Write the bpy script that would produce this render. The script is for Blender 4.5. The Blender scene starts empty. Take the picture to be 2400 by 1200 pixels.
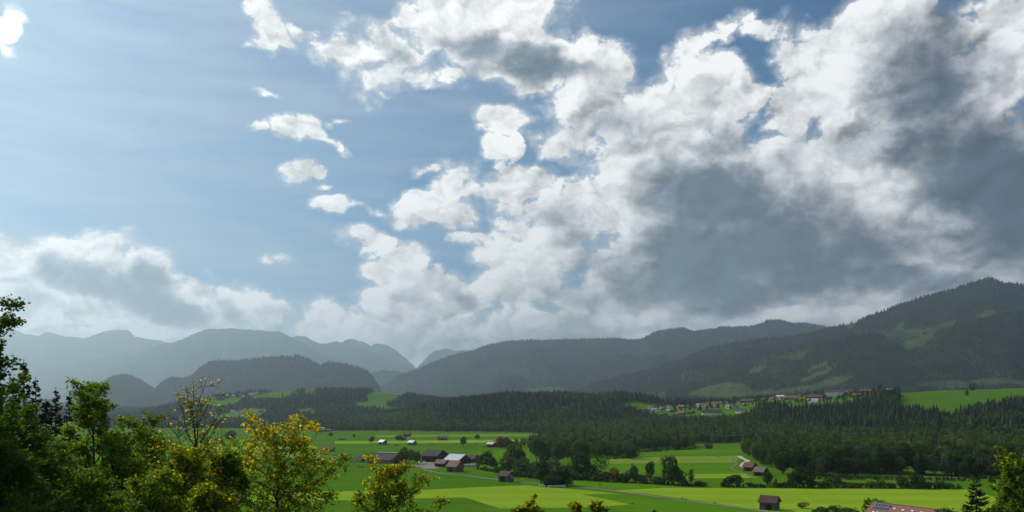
import bpy, bmesh, math, random
import numpy as np
from mathutils import Vector, Matrix

random.seed(7)
RNG = np.random.default_rng(11)
SC = bpy.context.scene
COL = SC.collection

# ------------------------------------------------------------------ camera
FPX = 1884.0          # focal length in units of the photograph's pixels
HX, HY = 1200.0, 955.0   # principal column, horizon row
CAMZ = 50.0           # height of the viewpoint above the valley floor
cam_d = bpy.data.cameras.new('camera')
cam = bpy.data.objects.new('camera', cam_d)
COL.objects.link(cam)
cam.location = (0, 0, CAMZ)
cam.rotation_euler = (math.radians(90), 0, 0)
cam_d.sensor_width = 36.0
cam_d.lens = 36.0 * FPX / 2400.0
cam_d.shift_y = (HY - 600.0) / 2400.0
cam_d.clip_start = 0.5
cam_d.clip_end = 60000
SC.camera = cam

SUN_EL = math.radians(38)
SUN_AZ = math.radians(-51)       # measured from +Y (the view) towards +X
SUN_DIR = Vector((math.sin(SUN_AZ) * math.cos(SUN_EL), math.cos(SUN_AZ) * math.cos(SUN_EL), math.sin(SUN_EL)))
SUN_STRENGTH = 3.6
SKY_STRENGTH = 0.085
CLOUD_GAIN = 1.0
HAZE_DENSITY = 6.6e-5
HAZE_ANISO = 0.65

SC.view_settings.view_transform = 'Standard'
SC.view_settings.look = 'None'
SC.view_settings.exposure = 0.0
SC.view_settings.gamma = 1.0
SC.view_settings.use_curve_mapping = False
SC.cycles.use_denoising = True
SC.cycles.max_bounces = 6
SC.cycles.diffuse_bounces = 2
SC.cycles.glossy_bounces = 2
SC.cycles.transmission_bounces = 3
SC.cycles.transparent_max_bounces = 4
SC.cycles.volume_bounces = 0

# ------------------------------------------------------------------ small node language
class NT:
    def __init__(s, tree):
        s.t = tree
    def new(s, kind):
        return s.t.nodes.new(kind)
    def link(s, a, sock):
        if isinstance(a, V): a = a.s
        if hasattr(a, 'is_output'): s.t.links.new(a, sock)
        else: sock.default_value = a
    def math(s, op, *a, clamp=False):
        n = s.new('ShaderNodeMath'); n.operation = op; n.use_clamp = clamp
        for i, x in enumerate(a): s.link(x, n.inputs[i])
        return V(s, n.outputs[0])
    def vmath(s, op, *a, out=0):
        n = s.new('ShaderNodeVectorMath'); n.operation = op
        for i, x in enumerate(a):
            if op == 'SCALE' and i == 1: s.link(x, n.inputs['Scale'])
            else: s.link(x, n.inputs[i])
        return V(s, n.outputs[out])
    def combine(s, x, y, z):
        n = s.new('ShaderNodeCombineXYZ')
        for i, q in enumerate((x, y, z)): s.link(q, n.inputs[i])
        return V(s, n.outputs[0])
    def sep(s, v):
        n = s.new('ShaderNodeSeparateXYZ'); s.link(v, n.inputs[0])
        return [V(s, o) for o in n.outputs]
    def noise(s, vec, scale, detail=3.0, rough=0.5, color=False, dist=0.0, lac=2.0):
        n = s.new('ShaderNodeTexNoise')
        s.link(vec, n.inputs['Vector']); n.inputs['Scale'].default_value = scale
        n.inputs['Detail'].default_value = detail; n.inputs['Roughness'].default_value = rough
        n.inputs['Distortion'].default_value = dist; n.inputs['Lacunarity'].default_value = lac
        return V(s, n.outputs['Color' if color else 'Fac'])
    def mix(s, f, a, b):
        n = s.new('ShaderNodeMix'); n.data_type = 'RGBA'
        s.link(f, n.inputs[0]); s.link(a, n.inputs[6]); s.link(b, n.inputs[7])
        return V(s, n.outputs[2])
    def mixf(s, f, a, b):
        n = s.new('ShaderNodeMix'); n.data_type = 'FLOAT'
        s.link(f, n.inputs[0]); s.link(a, n.inputs[2]); s.link(b, n.inputs[3])
        return V(s, n.outputs[0])
    def step(s, x, lo, hi):
        n = s.new('ShaderNodeMapRange'); n.interpolation_type = 'SMOOTHSTEP'
        s.link(x, n.inputs[0]); n.inputs[1].default_value = lo; n.inputs[2].default_value = hi
        return V(s, n.outputs[0])
class V:
    def __init__(s, nt, sock): s.nt = nt; s.s = sock
    def __add__(s, o): return s.nt.math('ADD', s, o)
    __radd__ = __add__
    def __sub__(s, o): return s.nt.math('SUBTRACT', s, o)
    def __rsub__(s, o): return s.nt.math('SUBTRACT', o, s)
    def __mul__(s, o): return s.nt.math('MULTIPLY', s, o)
    __rmul__ = __mul__
    def __truediv__(s, o): return s.nt.math('DIVIDE', s, o)

# ------------------------------------------------------------------ sky with its clouds
# clouds: direction on the sky as (column, row, half width, half height, tilt, weight), turned into azimuth / elevation
CLOUDS = [
 # high cloud above the middle of the valley
 (800,120,80,42,12,1),(900,130,120,75,5,1),(870,195,75,48,0,1),(1080,60,160,85,-5,1.1),(1010,190,85,38,0,.9),
 (1180,110,200,80,10,1.1),(1310,135,90,50,20,1),(1250,190,60,34,0,.8),(1150,5,180,60,0,1),(960,40,60,40,-30,.7),(720,82,48,16,8,.7),
 # wisps left of it
 (598,15,36,34,0,1.0),(622,60,40,34,0,1.0),(600,95,40,26,0,1.1),(648,84,40,16,10,.7),(12,60,20,44,10,.6),
 # little clouds
 (700,298,74,40,5,1.25),(660,305,34,24,0,1.0),(745,322,46,24,22,1.1),(785,348,44,16,30,1.0),(818,285,24,16,0,1.0),(786,298,20,16,0,.9),(598,283,18,13,0,.8),
 (692,408,50,26,-12,1.0),(738,420,20,13,0,.9),(780,492,54,18,5,.85),(640,605,44,18,0,.85),(610,210,30,10,5,.45),
 (1188,278,66,40,-5,1.2),(1205,350,16,26,25,.8),(1150,355,26,24,0,.55),(1020,384,36,14,-20,.7),(985,405,34,10,-30,.5),(755,445,16,7,0,.5),
 (858,572,66,34,5,1.05),(965,598,46,24,10,.8),(870,500,50,10,10,.35),
 # lower middle bank
 (1050,440,70,50,-50,1.15),(1095,450,36,32,10,.8),(985,495,96,38,-12,1.05),(1065,510,84,36,0,.95),
 (1220,445,100,46,0,1.1),(1290,520,150,70,0,1.1),(1130,565,80,18,-5,.7),(1420,470,110,90,0,1.2),(1240,600,140,60,0,.9),
 (985,660,125,42,5,1.1),(1090,690,110,46,12,1),(1230,680,150,70,0,1.05),(960,720,90,50,0,.9),
 # big bank on the right
 (1430,165,70,62,-40,1.1),(1400,240,110,80,0,1.1),(1360,330,76,70,0,1.05),(1500,260,100,90,0,1.1),(1460,370,110,70,0,1.05),
 (1650,230,90,70,-20,1.1),(1720,235,60,46,30,1),(1600,330,180,90,0,1.2),(1610,130,80,34,-22,.55),(1695,80,56,30,-20,.5),(1770,80,40,12,10,.2),
 (1600,170,60,34,0,.55),
 (1840,310,80,80,-45,1.2),(1960,190,100,170,-25,1.3),(2060,60,170,110,0,1.3),(2120,220,160,210,0,1.3),(2350,130,100,190,0,1.3),(2270,240,100,130,0,1.1),
 (1740,430,260,120,0,1.4),(2050,430,260,200,0,1.4),(2320,450,260,200,0,1.4),(1650,620,330,160,0,1.4),(2000,640,330,150,0,1.4),(2350,650,250,120,0,1.2),
 (2250,60,60,50,0,.6),(2250,180,60,60,0,.7),
 # low band over the mountains
 (1350,780,380,60,0,1.1),(1800,760,400,70,0,1.1),(2250,740,300,70,0,1.1),(950,800,200,46,0,.9),(720,770,150,56,8,1.0),(560,720,100,50,20,1.05),(460,690,38,38,0,1.0),
 (830,800,90,40,0,.8),
 (1000,850,500,60,0,1.2),(1700,830,500,60,0,1.2),(300,850,500,60,0,1.2),(2300,830,300,80,0,1.2),
 # left bank
 (60,575,110,42,-8,1.1),(110,580,70,58,0,1.1),(230,600,150,50,8,1.1),(340,620,90,60,25,1.15),(200,690,260,90,10,1.2),(380,700,100,80,20,1.15),(30,700,150,120,0,1.1),(100,790,260,60,0,1),(420,790,200,50,0,1),
]
DARK = [
 (1190,132,190,44,10,.85),(1290,158,120,38,8,.8),(1120,165,90,30,0,.6),(920,130,50,28,30,.35),(900,180,70,30,0,.25),
 (1570,450,110,90,0,.95),(1700,470,210,100,10,1.1),(1850,520,180,110,20,1.05),(1720,600,290,140,0,1.2),(1530,680,130,50,5,.95),(1850,640,200,80,0,1.0),
 (1350,560,60,34,0,.55),(1390,600,60,40,0,.5),(1330,500,60,30,0,.25),
 (2130,180,110,130,-20,.6),(2180,250,150,170,0,.8),(2250,350,170,140,0,.85),(2220,80,60,90,0,.7),(2310,420,190,110,0,1.1),(2120,340,100,80,0,.7),(1990,350,100,50,-10,.45),
 (2360,560,160,90,0,.75),(2180,540,120,50,0,.55),(1950,590,110,90,0,.7),(2060,640,160,50,0,.95),(2200,660,120,40,-10,.7),(1720,710,180,34,-3,.8),
 (2360,300,70,70,0,.5),(1690,330,80,28,0,.3),(1470,300,80,40,0,.18),(1850,390,80,40,-30,.25),
 (1100,700,60,20,30,.4),(980,705,60,18,10,.3),(1340,760,60,30,0,.3),(1250,810,200,30,0,.2),
 (130,622,62,44,0,1.05),(215,640,140,46,12,1.15),(340,640,66,44,20,1.1),(340,692,150,48,32,1.2),(430,738,80,38,30,1.1),(300,665,130,48,10,1.0),(70,700,60,34,0,.35),(490,680,28,20,20,.5),(530,740,40,24,30,.4),
 (1620,530,170,90,0,1.0),(1780,560,220,110,0,1.1),(1700,660,260,70,0,1.0),(1980,560,150,80,30,.7),(2380,480,120,150,0,1.0),(2200,300,80,150,0,.9),(2290,560,160,60,0,.8),(1470,640,80,60,20,.75),(1400,700,80,40,0,.4),
]
def sky_uv(px, py):
    az = math.atan((px - HX) / FPX)
    el = math.atan((HY - py) / math.hypot(px - HX, FPX))
    return az, el

def build_world():
    w = bpy.data.worlds.new('World'); SC.world = w; w.use_nodes = True
    t = w.node_tree; t.nodes.clear(); n = NT(t)
    sky = n.new('ShaderNodeTexSky'); sky.sky_type = 'NISHITA'; sky.sun_disc = False
    sky.sun_elevation = SUN_EL; sky.sun_rotation = SUN_AZ
    sky.altitude = 800; sky.air_density = 1.0; sky.dust_density = 0.6; sky.ozone_density = 2.2
    tc = n.new('ShaderNodeTexCoord')
    d = V(n, tc.outputs['Generated'])
    x, y, z = n.sep(d)
    az = n.math('ARCTAN2', x, y)
    el = n.math('ARCSINE', z)
    P = n.combine(az, el, 0.0)
    # billowing: warp the layout by noise on the direction
    flat = n.vmath('MULTIPLY', d, (1, 1, 1.35))
    def warped(P):
        w1 = n.noise(flat, 9.0, 2.0, 0.5, color=True)
        w2 = n.noise(flat, 34.0, 3.0, 0.55, color=True)
        a = n.vmath('SUBTRACT', w1, (.5, .5, .5)); a = n.vmath('SCALE', a, 0.042)
        b = n.vmath('SUBTRACT', w2, (.5, .5, .5)); b = n.vmath('SCALE', b, 0.030)
        return n.vmath('ADD', n.vmath('ADD', P, a), b)
    Q = warped(P)
    def field(P, blobs, k, base):
        acc = None
        P0x, P0y, _ = n.sep(P)
        for (cx, cy, rx, ry, rot, wt) in blobs:
            a, e = sky_uv(cx, cy)
            c2 = math.cos(a) ** 2
            sx = rx * c2 / FPX; sy = ry * math.cos(a) * math.cos(e) ** 2 / FPX
            m = n.new('ShaderNodeMapping'); m.vector_type = 'TEXTURE'
            n.link(P if acc is None else n.combine(P0x, P0y, acc), m.inputs['Vector'])   # one cloud after the other
            m.inputs['Location'].default_value = (a, e, 0)
            m.inputs['Rotation'].default_value = (0, 0, -math.radians(rot))
            m.inputs['Scale'].default_value = (sx, sy, 1)
            dm = n.new('ShaderNodeVectorMath'); dm.operation = 'MULTIPLY'
            t.links.new(m.outputs[0], dm.inputs[0]); dm.inputs[1].default_value = (1, 1, 0)
            r2 = n.vmath('DOT_PRODUCT', V(n, dm.outputs[0]), V(n, dm.outputs[0]), out=1)
            f = n.math('MULTIPLY_ADD', r2, -wt, wt)
            acc = n.math('MAXIMUM', f, base) if acc is None else n.math('SMOOTH_MAX', acc, f, k)
        return acc
    F = field(Q, CLOUDS, 0.25, -2.0)
    qx, qy, _ = n.sep(Q)
    G = field(n.combine(qx, qy, F), DARK, 0.3, -1.0)
    fb = n.noise(flat, 15.0, 9.0, 0.62)
    # light comes from the left and above: compare the billows with themselves a little way towards the sun
    wv = n.vmath('SCALE', n.vmath('SUBTRACT', n.noise(flat, 16.0, 5.0, 0.6, color=True), (.5, .5, .5)), 0.060)
    bil = n.vmath('ADD', flat, wv)
    def billow(p, octs=5):
        acc = None; w = 1.0; sc = 8.5
        for i in range(octs):
            q = n.math('ABSOLUTE', n.noise(p, sc, 0.0, 0.5) - 0.5)
            acc = q * (2 * w) if acc is None else n.math('MULTIPLY_ADD', q, 2 * w, acc)
            w *= .52; sc *= 2.13
        return acc
    fbl = billow(bil)
    fb2 = billow(n.vmath('ADD', bil, (-0.010, 0.0, 0.012)))
    big = n.noise(flat, 5.0, 3.0, 0.5)
    # beyond the part of the sky in the photograph the same broken cloud goes on
    out_w = n.math('MAXIMUM', n.step(n.math('ABSOLUTE', az), 0.60, 0.78), n.step(el, 0.47, 0.62))
    Fg = (n.noise(flat, 3.2, 3.0, 0.5) - 0.52) * 7.0
    Gg = (n.noise(flat, 2.7, 3.0, 0.5) - 0.5) * 4.0
    F = n.mixf(out_w, F, Fg); G = n.mixf(out_w, G, Gg)
    dens = F + (fbl - 0.50) * 1.9 + (fb - 0.5) * 2.6 + (big - 0.5) * 0.6 + 0.17 + n.math('MAXIMUM', G, 0.0) * 0.55
    # firm heads and torn, thin fringes
    alpha = n.math('MAXIMUM', n.step(dens, -0.06, 0.42), n.math('POWER', n.step(dens, -0.95, 0.9), 1.7))
    thick = n.math('MINIMUM', n.math('MAXIMUM', dens, 0.0), 1.8)
    shade = G * 0.92 - (fbl - 0.50) * 0.85 + (fb - 0.5) * 1.3 + (big - 0.5) * 0.8 + thick * 0.30 - 0.22
    D = n.step(shade, -0.40, 1.20)
    emb = (fb2 - fbl)                                   # >0: thicker towards the sun, so shaded
    # clouds nearer the sun's side of the sky are brighter
    sunny = n.vmath('DOT_PRODUCT', d, tuple(SUN_DIR), out=1)
    sb = n.step(sunny, 0.2, 0.95)
    white = n.mix(sb, (0.90, 0.91, 0.92, 1), (0.97, 0.95, 0.92, 1))
    grey = n.mix(sb, (0.062, 0.085, 0.122, 1), (0.185, 0.235, 0.285, 1))
    ccol = n.mix(D, white, grey)
    gain = 1.03 - emb * 1.35 * n.math('MULTIPLY_ADD', D, -0.05, 1.0)
    gain = n.math('MAXIMUM', n.math('MINIMUM', gain, 1.22), 0.50)
    ccol = n.vmath('SCALE', ccol, gain * (CLOUD_GAIN / SKY_STRENGTH))
    # thin high veil on the sunward side
    st = n.noise(n.vmath('MULTIPLY', d, (2.2, 2.2, 16.0)), 2.6, 6.0, 0.55, dist=0.4)
    veil = n.step(sunny, 0.45, 1.0) * 0.48 + (st - 0.42) * 0.85 * n.step(sunny, 0.35, 0.8) + n.step(el, 0.30, 0.02) * 0.20
    veil = n.math('MINIMUM', n.math('MAXIMUM', veil, 0.0), 0.85)
    vcol = n.vmath('SCALE', (0.47, 0.53, 0.60), 1.0 / SKY_STRENGTH)
    base = n.vmath('MULTIPLY', V(n, sky.outputs[0]), (0.14, 0.58, 0.82))
    skyc = n.mix(veil, base, vcol)
    above = n.step(el, -0.03, 0.0)
    col = n.mix(alpha * above, skyc, ccol)
    bg = n.new('ShaderNodeBackground'); n.link(col, bg.inputs[0]); bg.inputs[1].default_value = SKY_STRENGTH
    o = n.new('ShaderNodeOutputWorld'); t.links.new(bg.outputs[0], o.inputs[0])
    w.cycles.sampling_method = 'MANUAL'; w.cycles.sample_map_resolution = 512
build_world()

sun_d = bpy.data.lights.new('sun', 'SUN'); sun_d.energy = SUN_STRENGTH; sun_d.angle = math.radians(0.5)
sun_d.color = (1.0, 0.955, 0.88)
sun = bpy.data.objects.new('sun', sun_d); COL.objects.link(sun)
sun.rotation_euler = SUN_DIR.to_track_quat('Z', 'Y').to_euler()
# ------------------------------------------------------------------ helpers
def tag(o, label=None, cat=None, group=None, kind=None):
    if label: o['label'] = label
    if cat: o['category'] = cat
    if group: o['group'] = group
    if kind: o['kind'] = kind
    return o

def link(name, me, mat=None, parent=None, loc=None, rot=None):
    o = bpy.data.objects.new(name, me); COL.objects.link(o)
    if mat is not None and me is not None and len(me.materials) == 0:
        for m in (mat if isinstance(mat, (list, tuple)) else [mat]): me.materials.append(m)
    if parent is not None: o.parent = parent
    if loc is not None: o.location = loc
    if rot is not None: o.rotation_euler = rot
    return o

def np_mesh(name, verts, faces, smooth=False, mat_idx=None):
    """verts (n,3); faces (m,3) or (m,4) array, or a list of such arrays"""
    me = bpy.data.meshes.new(name)
    verts = np.asarray(verts, dtype=np.float32).reshape(-1, 3)
    fl = faces if isinstance(faces, list) else [faces]
    fl = [np.asarray(f, dtype=np.int32) for f in fl if len(f)]
    loops = np.concatenate([f.ravel() for f in fl])
    tot = np.concatenate([np.full(len(f), f.shape[1], np.int32) for f in fl])
    start = np.concatenate([[0], np.cumsum(tot)[:-1]]).astype(np.int32)
    me.vertices.add(len(verts)); me.vertices.foreach_set('co', verts.ravel())
    me.loops.add(len(loops)); me.loops.foreach_set('vertex_index', loops)
    me.polygons.add(len(tot)); me.polygons.foreach_set('loop_start', start)
    me.polygons.foreach_set('use_smooth', np.full(len(tot), smooth))
    if mat_idx is not None: me.polygons.foreach_set('material_index', np.asarray(mat_idx, np.int32))
    me.update(calc_edges=True)
    return me

def _h(i, j, seed):
    n = (i.astype(np.int64) * 374761393 + j.astype(np.int64) * 668265263 + seed * 1442695041) & 0xffffffff
    n = ((n ^ (n >> 13)) * 1274126177) & 0xffffffff
    n = n ^ (n >> 16)
    return (n & 0xffff) / 65535.0
def vnoise(x, y, seed=0):
    xi = np.floor(x); yi = np.floor(y); fx = x - xi; fy = y - yi
    fx = fx * fx * fx * (fx * (fx * 6 - 15) + 10); fy = fy * fy * fy * (fy * (fy * 6 - 15) + 10)
    xi = xi.astype(np.int64); yi = yi.astype(np.int64)
    a = _h(xi, yi, seed); b = _h(xi + 1, yi, seed); c = _h(xi, yi + 1, seed); d = _h(xi + 1, yi + 1, seed)
    return (a * (1 - fx) + b * fx) * (1 - fy) + (c * (1 - fx) + d * fx) * fy
def fbm(x, y, oct=5, seed=0, gain=.5):
    s = 0; a = 1; t = 0
    for k in range(oct):
        s = s + a * (vnoise(x, y, seed + k * 17) * 2 - 1); t += a; a *= gain; x = x * 2.03 + 11.3; y = y * 2.03 + 5.7
    return s / t
def sstep(x, a, b):
    t = np.clip((x - a) / (b - a), 0, 1); return t * t * (3 - 2 * t)

def in_poly(px, py, poly):
    px = np.asarray(px, float); py = np.asarray(py, float)
    r = np.zeros(px.shape, bool); n = len(poly)
    for i in range(n):
        x1, y1 = poly[i]; x2, y2 = poly[(i + 1) % n]
        c = ((y1 > py) != (y2 > py))
        with np.errstate(divide='ignore', invalid='ignore'):
            xx = (x2 - x1) * (py - y1) / ((y2 - y1) if y2 != y1 else 1e-9) + x1
        r ^= c & (px < xx)
    return r

# ------------------------------------------------------------------ lie of the land
_TY = np.array([1150, 1300, 1450, 1580, 1700, 1850, 2050, 2300, 2600, 2950, 3300, 3800, 4600, 6000, 20000.])
_TP = np.array([-2500, 300, 440, 520, 600, 700, 800, 880, 950, 1000, 1060, 1200, 1450, 1550, 1600, 1700, 1800, 1900, 2000, 2100, 2250, 2400, 2700, 5000.])
_TZ = np.array([
 [0,0,0,0,0,0,0,0,5,10,15,25,35,40,40],
 [0,0,0,0,0,0,0,0,5,8,12,20,30,40,40],
 [0,0,0,0,0,0,0,0,8,35,66,40,30,40,40],
 [0,0,0,0,0,0,0,2,20,58,94,60,40,40,40],
 [0,0,0,0,0,0,0,3,24,66,108,70,40,40,40],
 [0,0,0,0,0,0,0,4,28,74,118,80,50,40,40],
 [0,0,0,0,0,0,0,5,28,76,118,80,50,40,40],
 [0,0,0,0,0,0,4,12,28,70,114,80,50,40,40],
 [0,0,0,0,0,5,20,28,30,64,100,74,50,40,40],
 [0,0,0,0,2,16,42,50,38,58,88,70,50,40,40],
 [0,0,0,0,4,24,54,64,44,50,74,64,50,40,40],
 [0,0,0,0,5,30,66,80,54,50,60,60,60,50,40],
 [0,0,0,2,10,34,64,77,58,40,40,50,70,60,40],
 [0,0,2,10,24,34,47,64,56,40,40,50,80,80,40],
 [0,0,5,15,27,38,48,58,52,40,42,55,85,80,40],
 [0,0,8,22,34,49,58,62,56,42,44,60,90,80,40],
 [0,2,12,30,45,60,66,66,58,44,46,60,90,80,40],
 [0,3,20,42,60,76,80,76,60,46,46,60,90,80,40],
 [0,5,24,46,66,82,86,80,62,46,46,60,90,80,40],
 [0,14,38,58,74,87,89,82,62,46,46,60,90,80,40],
 [0,20,42,60,77,90,92,84,62,46,46,60,90,80,40],
 [0,22,44,62,80,95,97,88,62,46,46,60,90,80,40],
 [0,22,44,62,80,95,97,88,62,46,46,60,90,80,40],
 [0,22,44,62,80,95,97,88,62,46,46,60,90,80,40]], float)
def _cub(f): return f * f * (3 - 2 * f) * .6 + f * .4
def ground_z(X, Y):
    X = np.asarray(X, float); Y = np.asarray(Y, float)
    Ys = np.maximum(Y, 300.)
    px = np.clip(HX + FPX * X / Ys, _TP[0], _TP[-1] - 1)
    yc = np.clip(Ys, _TY[0], _TY[-1] - 1)
    i = np.clip(np.searchsorted(_TP, px, side='right') - 1, 0, len(_TP) - 2)
    j = np.clip(np.searchsorted(_TY, yc, side='right') - 1, 0, len(_TY) - 2)
    fx = _cub((px - _TP[i]) / (_TP[i + 1] - _TP[i])); fy = _cub((yc - _TY[j]) / (_TY[j + 1] - _TY[j]))
    z = (_TZ[i, j] * (1 - fx) + _TZ[i + 1, j] * fx) * (1 - fy) + (_TZ[i, j + 1] * (1 - fx) + _TZ[i + 1, j + 1] * fx) * fy
    z = z + np.clip(z / 25., 0, 1) * fbm(X / 160., Y / 160., 4, 3) * 5.
    near = 46.5 * (1 - sstep(Y, -10, 230)) + 0.8 * fbm(X / 30., Y / 30., 3, 9) * (1 - sstep(Y, 120, 260))
    return z + near
def gz(X, Y): return float(ground_z(np.array([X]), np.array([Y]))[0])
def place(px, py, Y=None):
    """world point of the ground seen at a column and row of the photograph"""
    if Y is not None:
        X = (px - HX) / FPX * Y; return X, Y, gz(X, Y)
    Y = CAMZ * FPX / (py - HY); X = (px - HX) / FPX * Y
    return X, Y, gz(X, Y)
def col_at(px, Y): return (px - HX) / FPX * Y

# ------------------------------------------------------------------ materials
def new_mat(name):
    m = bpy.data.materials.new(name); m.use_nodes = True; m.node_tree.nodes.clear()
    return m, NT(m.node_tree)
def out_bsdf(n, color, rough=.8, spec=.3, bump=None, bstr=.3, bdist=.1, metallic=0.):
    b = n.new('ShaderNodeBsdfPrincipled'); n.link(color, b.inputs['Base Color'])
    n.link(rough, b.inputs['Roughness']); b.inputs['Specular IOR Level'].default_value = spec
    b.inputs['Metallic'].default_value = metallic
    if bump is not None:
        q = n.new('ShaderNodeBump'); q.inputs['Strength'].default_value = bstr; q.inputs['Distance'].default_value = bdist
        n.link(bump, q.inputs['Height']); n.t.links.new(q.outputs[0], b.inputs['Normal'])
    o = n.new('ShaderNodeOutputMaterial'); n.t.links.new(b.outputs[0], o.inputs[0])
    return b
def rgb(*c): return (c[0], c[1], c[2], 1.0)
def coord(n, which='Object'):
    t = n.new('ShaderNodeTexCoord'); return V(n, t.outputs[which])

def grass_mat(name, ca, cb, cc, mow=0.0, ang=0.0, per=9.0):
    m, n = new_mat(name); p = coord(n)
    big = n.noise(p, 0.011, 4, .6); mid = n.noise(p, 0.09, 5, .6); fine = n.noise(p, 1.6, 3, .6)
    c = n.mix(n.step(big, .35, .65), rgb(*ca), rgb(*cb))
    c = n.mix(n.step(mid, .42, .72) * 0.55, c, rgb(*cc))
    c = n.vmath('SCALE', c, n.math('MULTIPLY_ADD', fine, .5, .75))
    rows = n.noise(n.vmath('MULTIPLY', p, (.012, .55, 1)), 1.0, 4, .65)
    c = n.vmath('SCALE', c, n.math('MULTIPLY_ADD', rows, .55, .73))
    worn = n.step(n.noise(p, .035, 6, .7), .56, .74)
    c = n.mix(worn * .35, c, rgb(cc[0] * 1.25, cc[1] * .95, cc[2] * 1.6))
    if mow:
        v = n.vmath('DOT_PRODUCT', p, (math.cos(ang), math.sin(ang), 0), out=1)
        v = v + (mid - .5) * per * .8
        w = n.math('SINE', v * (2 * math.pi / per))
        w2 = n.math('SINE', v * (2 * math.pi / (per * 3.7)))
        c = n.vmath('SCALE', c, n.math('MULTIPLY_ADD', w + w2, mow * .5, 1.0))
    out_bsdf(n, c, 1.0, .0, fine, .35, .08)
    return m
M = {}
M['grass_mid'] = grass_mat('grass_mid', (.066, .175, .007), (.080, .19, .008), (.10, .19, .014), .08, 1.45, 14)
M['grass_light'] = grass_mat('grass_light', (.175, .295, .014), (.20, .315, .017), (.225, .31, .04), .10, 1.5, 11)
M['grass_dark'] = grass_mat('grass_dark', (.052, .145, .005), (.062, .158, .006), (.075, .155, .012), .08, 1.4, 12)
M['grass_dry'] = grass_mat('grass_dry', (.14, .225, .022), (.16, .235, .028), (.18, .225, .045), .08, 1.5, 12)

def land_mat():
    m, n = new_mat('land'); p = coord(n)
    at = n.new('ShaderNodeAttribute'); at.attribute_name = 'cover'
    cov = V(n, at.outputs['Fac'])
    big = n.noise(p, 0.010, 4, .6); mid = n.noise(p, 0.08, 5, .6); fine = n.noise(p, 1.6, 3, .6)
    g = n.mix(n.step(big, .35, .65), rgb(.054, .142, .006), rgb(.070, .158, .008))
    g = n.mix(n.step(mid, .42, .72) * .5, g, rgb(.095, .155, .018))
    rows = n.noise(n.vmath('MULTIPLY', p, (.012, .4, 1)), 1.0, 4, .65)
    g = n.vmath('SCALE', g, n.math('MULTIPLY_ADD', rows, .6, .70))
    v = n.vmath('DOT_PRODUCT', p, (.12, .99, 0), out=1) + (mid - .5) * 9
    g = n.vmath('SCALE', g, n.math('MULTIPLY_ADD', n.math('SINE', v * .5), .03, 1.0))
    f = n.mix(mid, rgb(.018, .032, .012), rgb(.035, .045, .016))
    c = n.mix(cov, f, g)
    c = n.vmath('SCALE', c, n.math('MULTIPLY_ADD', fine, .5, .75))
    out_bsdf(n, c, 1.0, .0, fine, .35, .08)
    return m
M['land'] = land_mat()

def mountain_mat():
    m, n = new_mat('mountain'); p = coord(n)
    at = n.new('ShaderNodeAttribute'); at.attribute_name = 'cover'
    cov = V(n, at.outputs['Fac'])
    a = n.noise(p, 0.004, 5, .6); b = n.noise(p, 0.045, 5, .65); c = n.noise(p, .02, 4, .6)
    f = n.mix(n.step(a, .42, .6), rgb(.016, .030, .013), rgb(.055, .068, .026))
    f = n.vmath('SCALE', f, n.math('MULTIPLY_ADD', b, 1.2, .4))
    g = n.mix(c, rgb(.045, .080, .020), rgb(.080, .108, .033))
    col = n.mix(n.step(cov + (b - .5) * .7, .35, .65), f, g)
    out_bsdf(n, col, 1.0, .0, b, 1.0, 14.0)
    return m
M['mountain'] = mountain_mat()

# places kept free of trees, as outlines seen from the viewpoint (meadows on the slopes)
MEADOWS_HIGH = [
 [(2066,806),(2085,775),(2100,762),(2122,750),(2122,772),(2160,772),(2200,762),(2242,750),(2242,764),(2186,782),(2180,800),(2150,812),(2128,820),(2100,806)],
 [(1752,866),(1775,850),(1830,833),(1868,822),(1905,818),(1886,832),(1882,842),(1850,846),(1820,842),(1790,856)],
 [(1888,868),(1910,858),(1946,842),(1938,856),(1905,868),(1897,876)],
 [(1880,885),(1920,872),(1952,862),(1946,874),(1905,890),(1878,896)],
 [(1755,868),(1790,857),(1802,858),(1790,872),(1760,878)],
 [(1600,926),(1660,905),(1712,895),(1745,903),(1760,915),(1830,912),(1900,900),(1960,882),(2000,876),(1985,892),(1950,905),(1900,918),(1760,930),(1640,935)],
 [(2130,905),(2180,894),(2230,890),(2270,893),(2330,889),(2400,892),(2400,900),(2200,912)],
 [(1235,912),(1290,905),(1340,912),(1300,925),(1240,922)],
 [(2270,745),(2330,728),(2400,722),(2400,728),(2330,738),(2290,752)],
 [(1970,760),(2000,752),(2010,762),(1985,772)],
]
MEADOWS_HAMLET = [
 [(480,952),(540,932),(575,930),(560,948),(500,962)],
 [(590,925),(690,914),(700,925),(640,934),(600,936)],
 [(500,975),(590,956),(625,958),(620,975),(560,985),(480,990)],
 [(715,910),(735,912),(745,925),(715,925)],
 [(850,930),(880,915),(960,922),(920,945),(880,955)],
 [(690,962),(730,955),(740,972),(700,972)],
 [(820,945),(880,940),(920,955),(1000,950),(900,965)],
 [(460,935),(500,930),(520,945),(480,958)],
 [(760,985),(860,980),(860,990),(780,992)],
]
MEADOWS_TERRACE = [
 [(2112,922),(2240,912),(2400,906),(2600,900),(2600,940),(2400,940),(2300,960),(2230,985),(2190,972),(2115,962),(2105,940)],
 [(1478,955),(1530,950),(1535,962),(1480,968)],
 [(1512,966),(1640,972),(1750,970),(1745,985),(1640,988),(1500,980)],
 [(1740,945),(1778,940),(1770,950),(1740,952)],
 [(1830,965),(1870,945),(1900,940),(1925,962),(1860,968),(1890,975)],
 [(1960,950),(2020,925),(2060,926),(2010,945),(1965,958)],
 [(1955,1000),(2010,995),(2006,1012),(1970,1005)],
]
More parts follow.
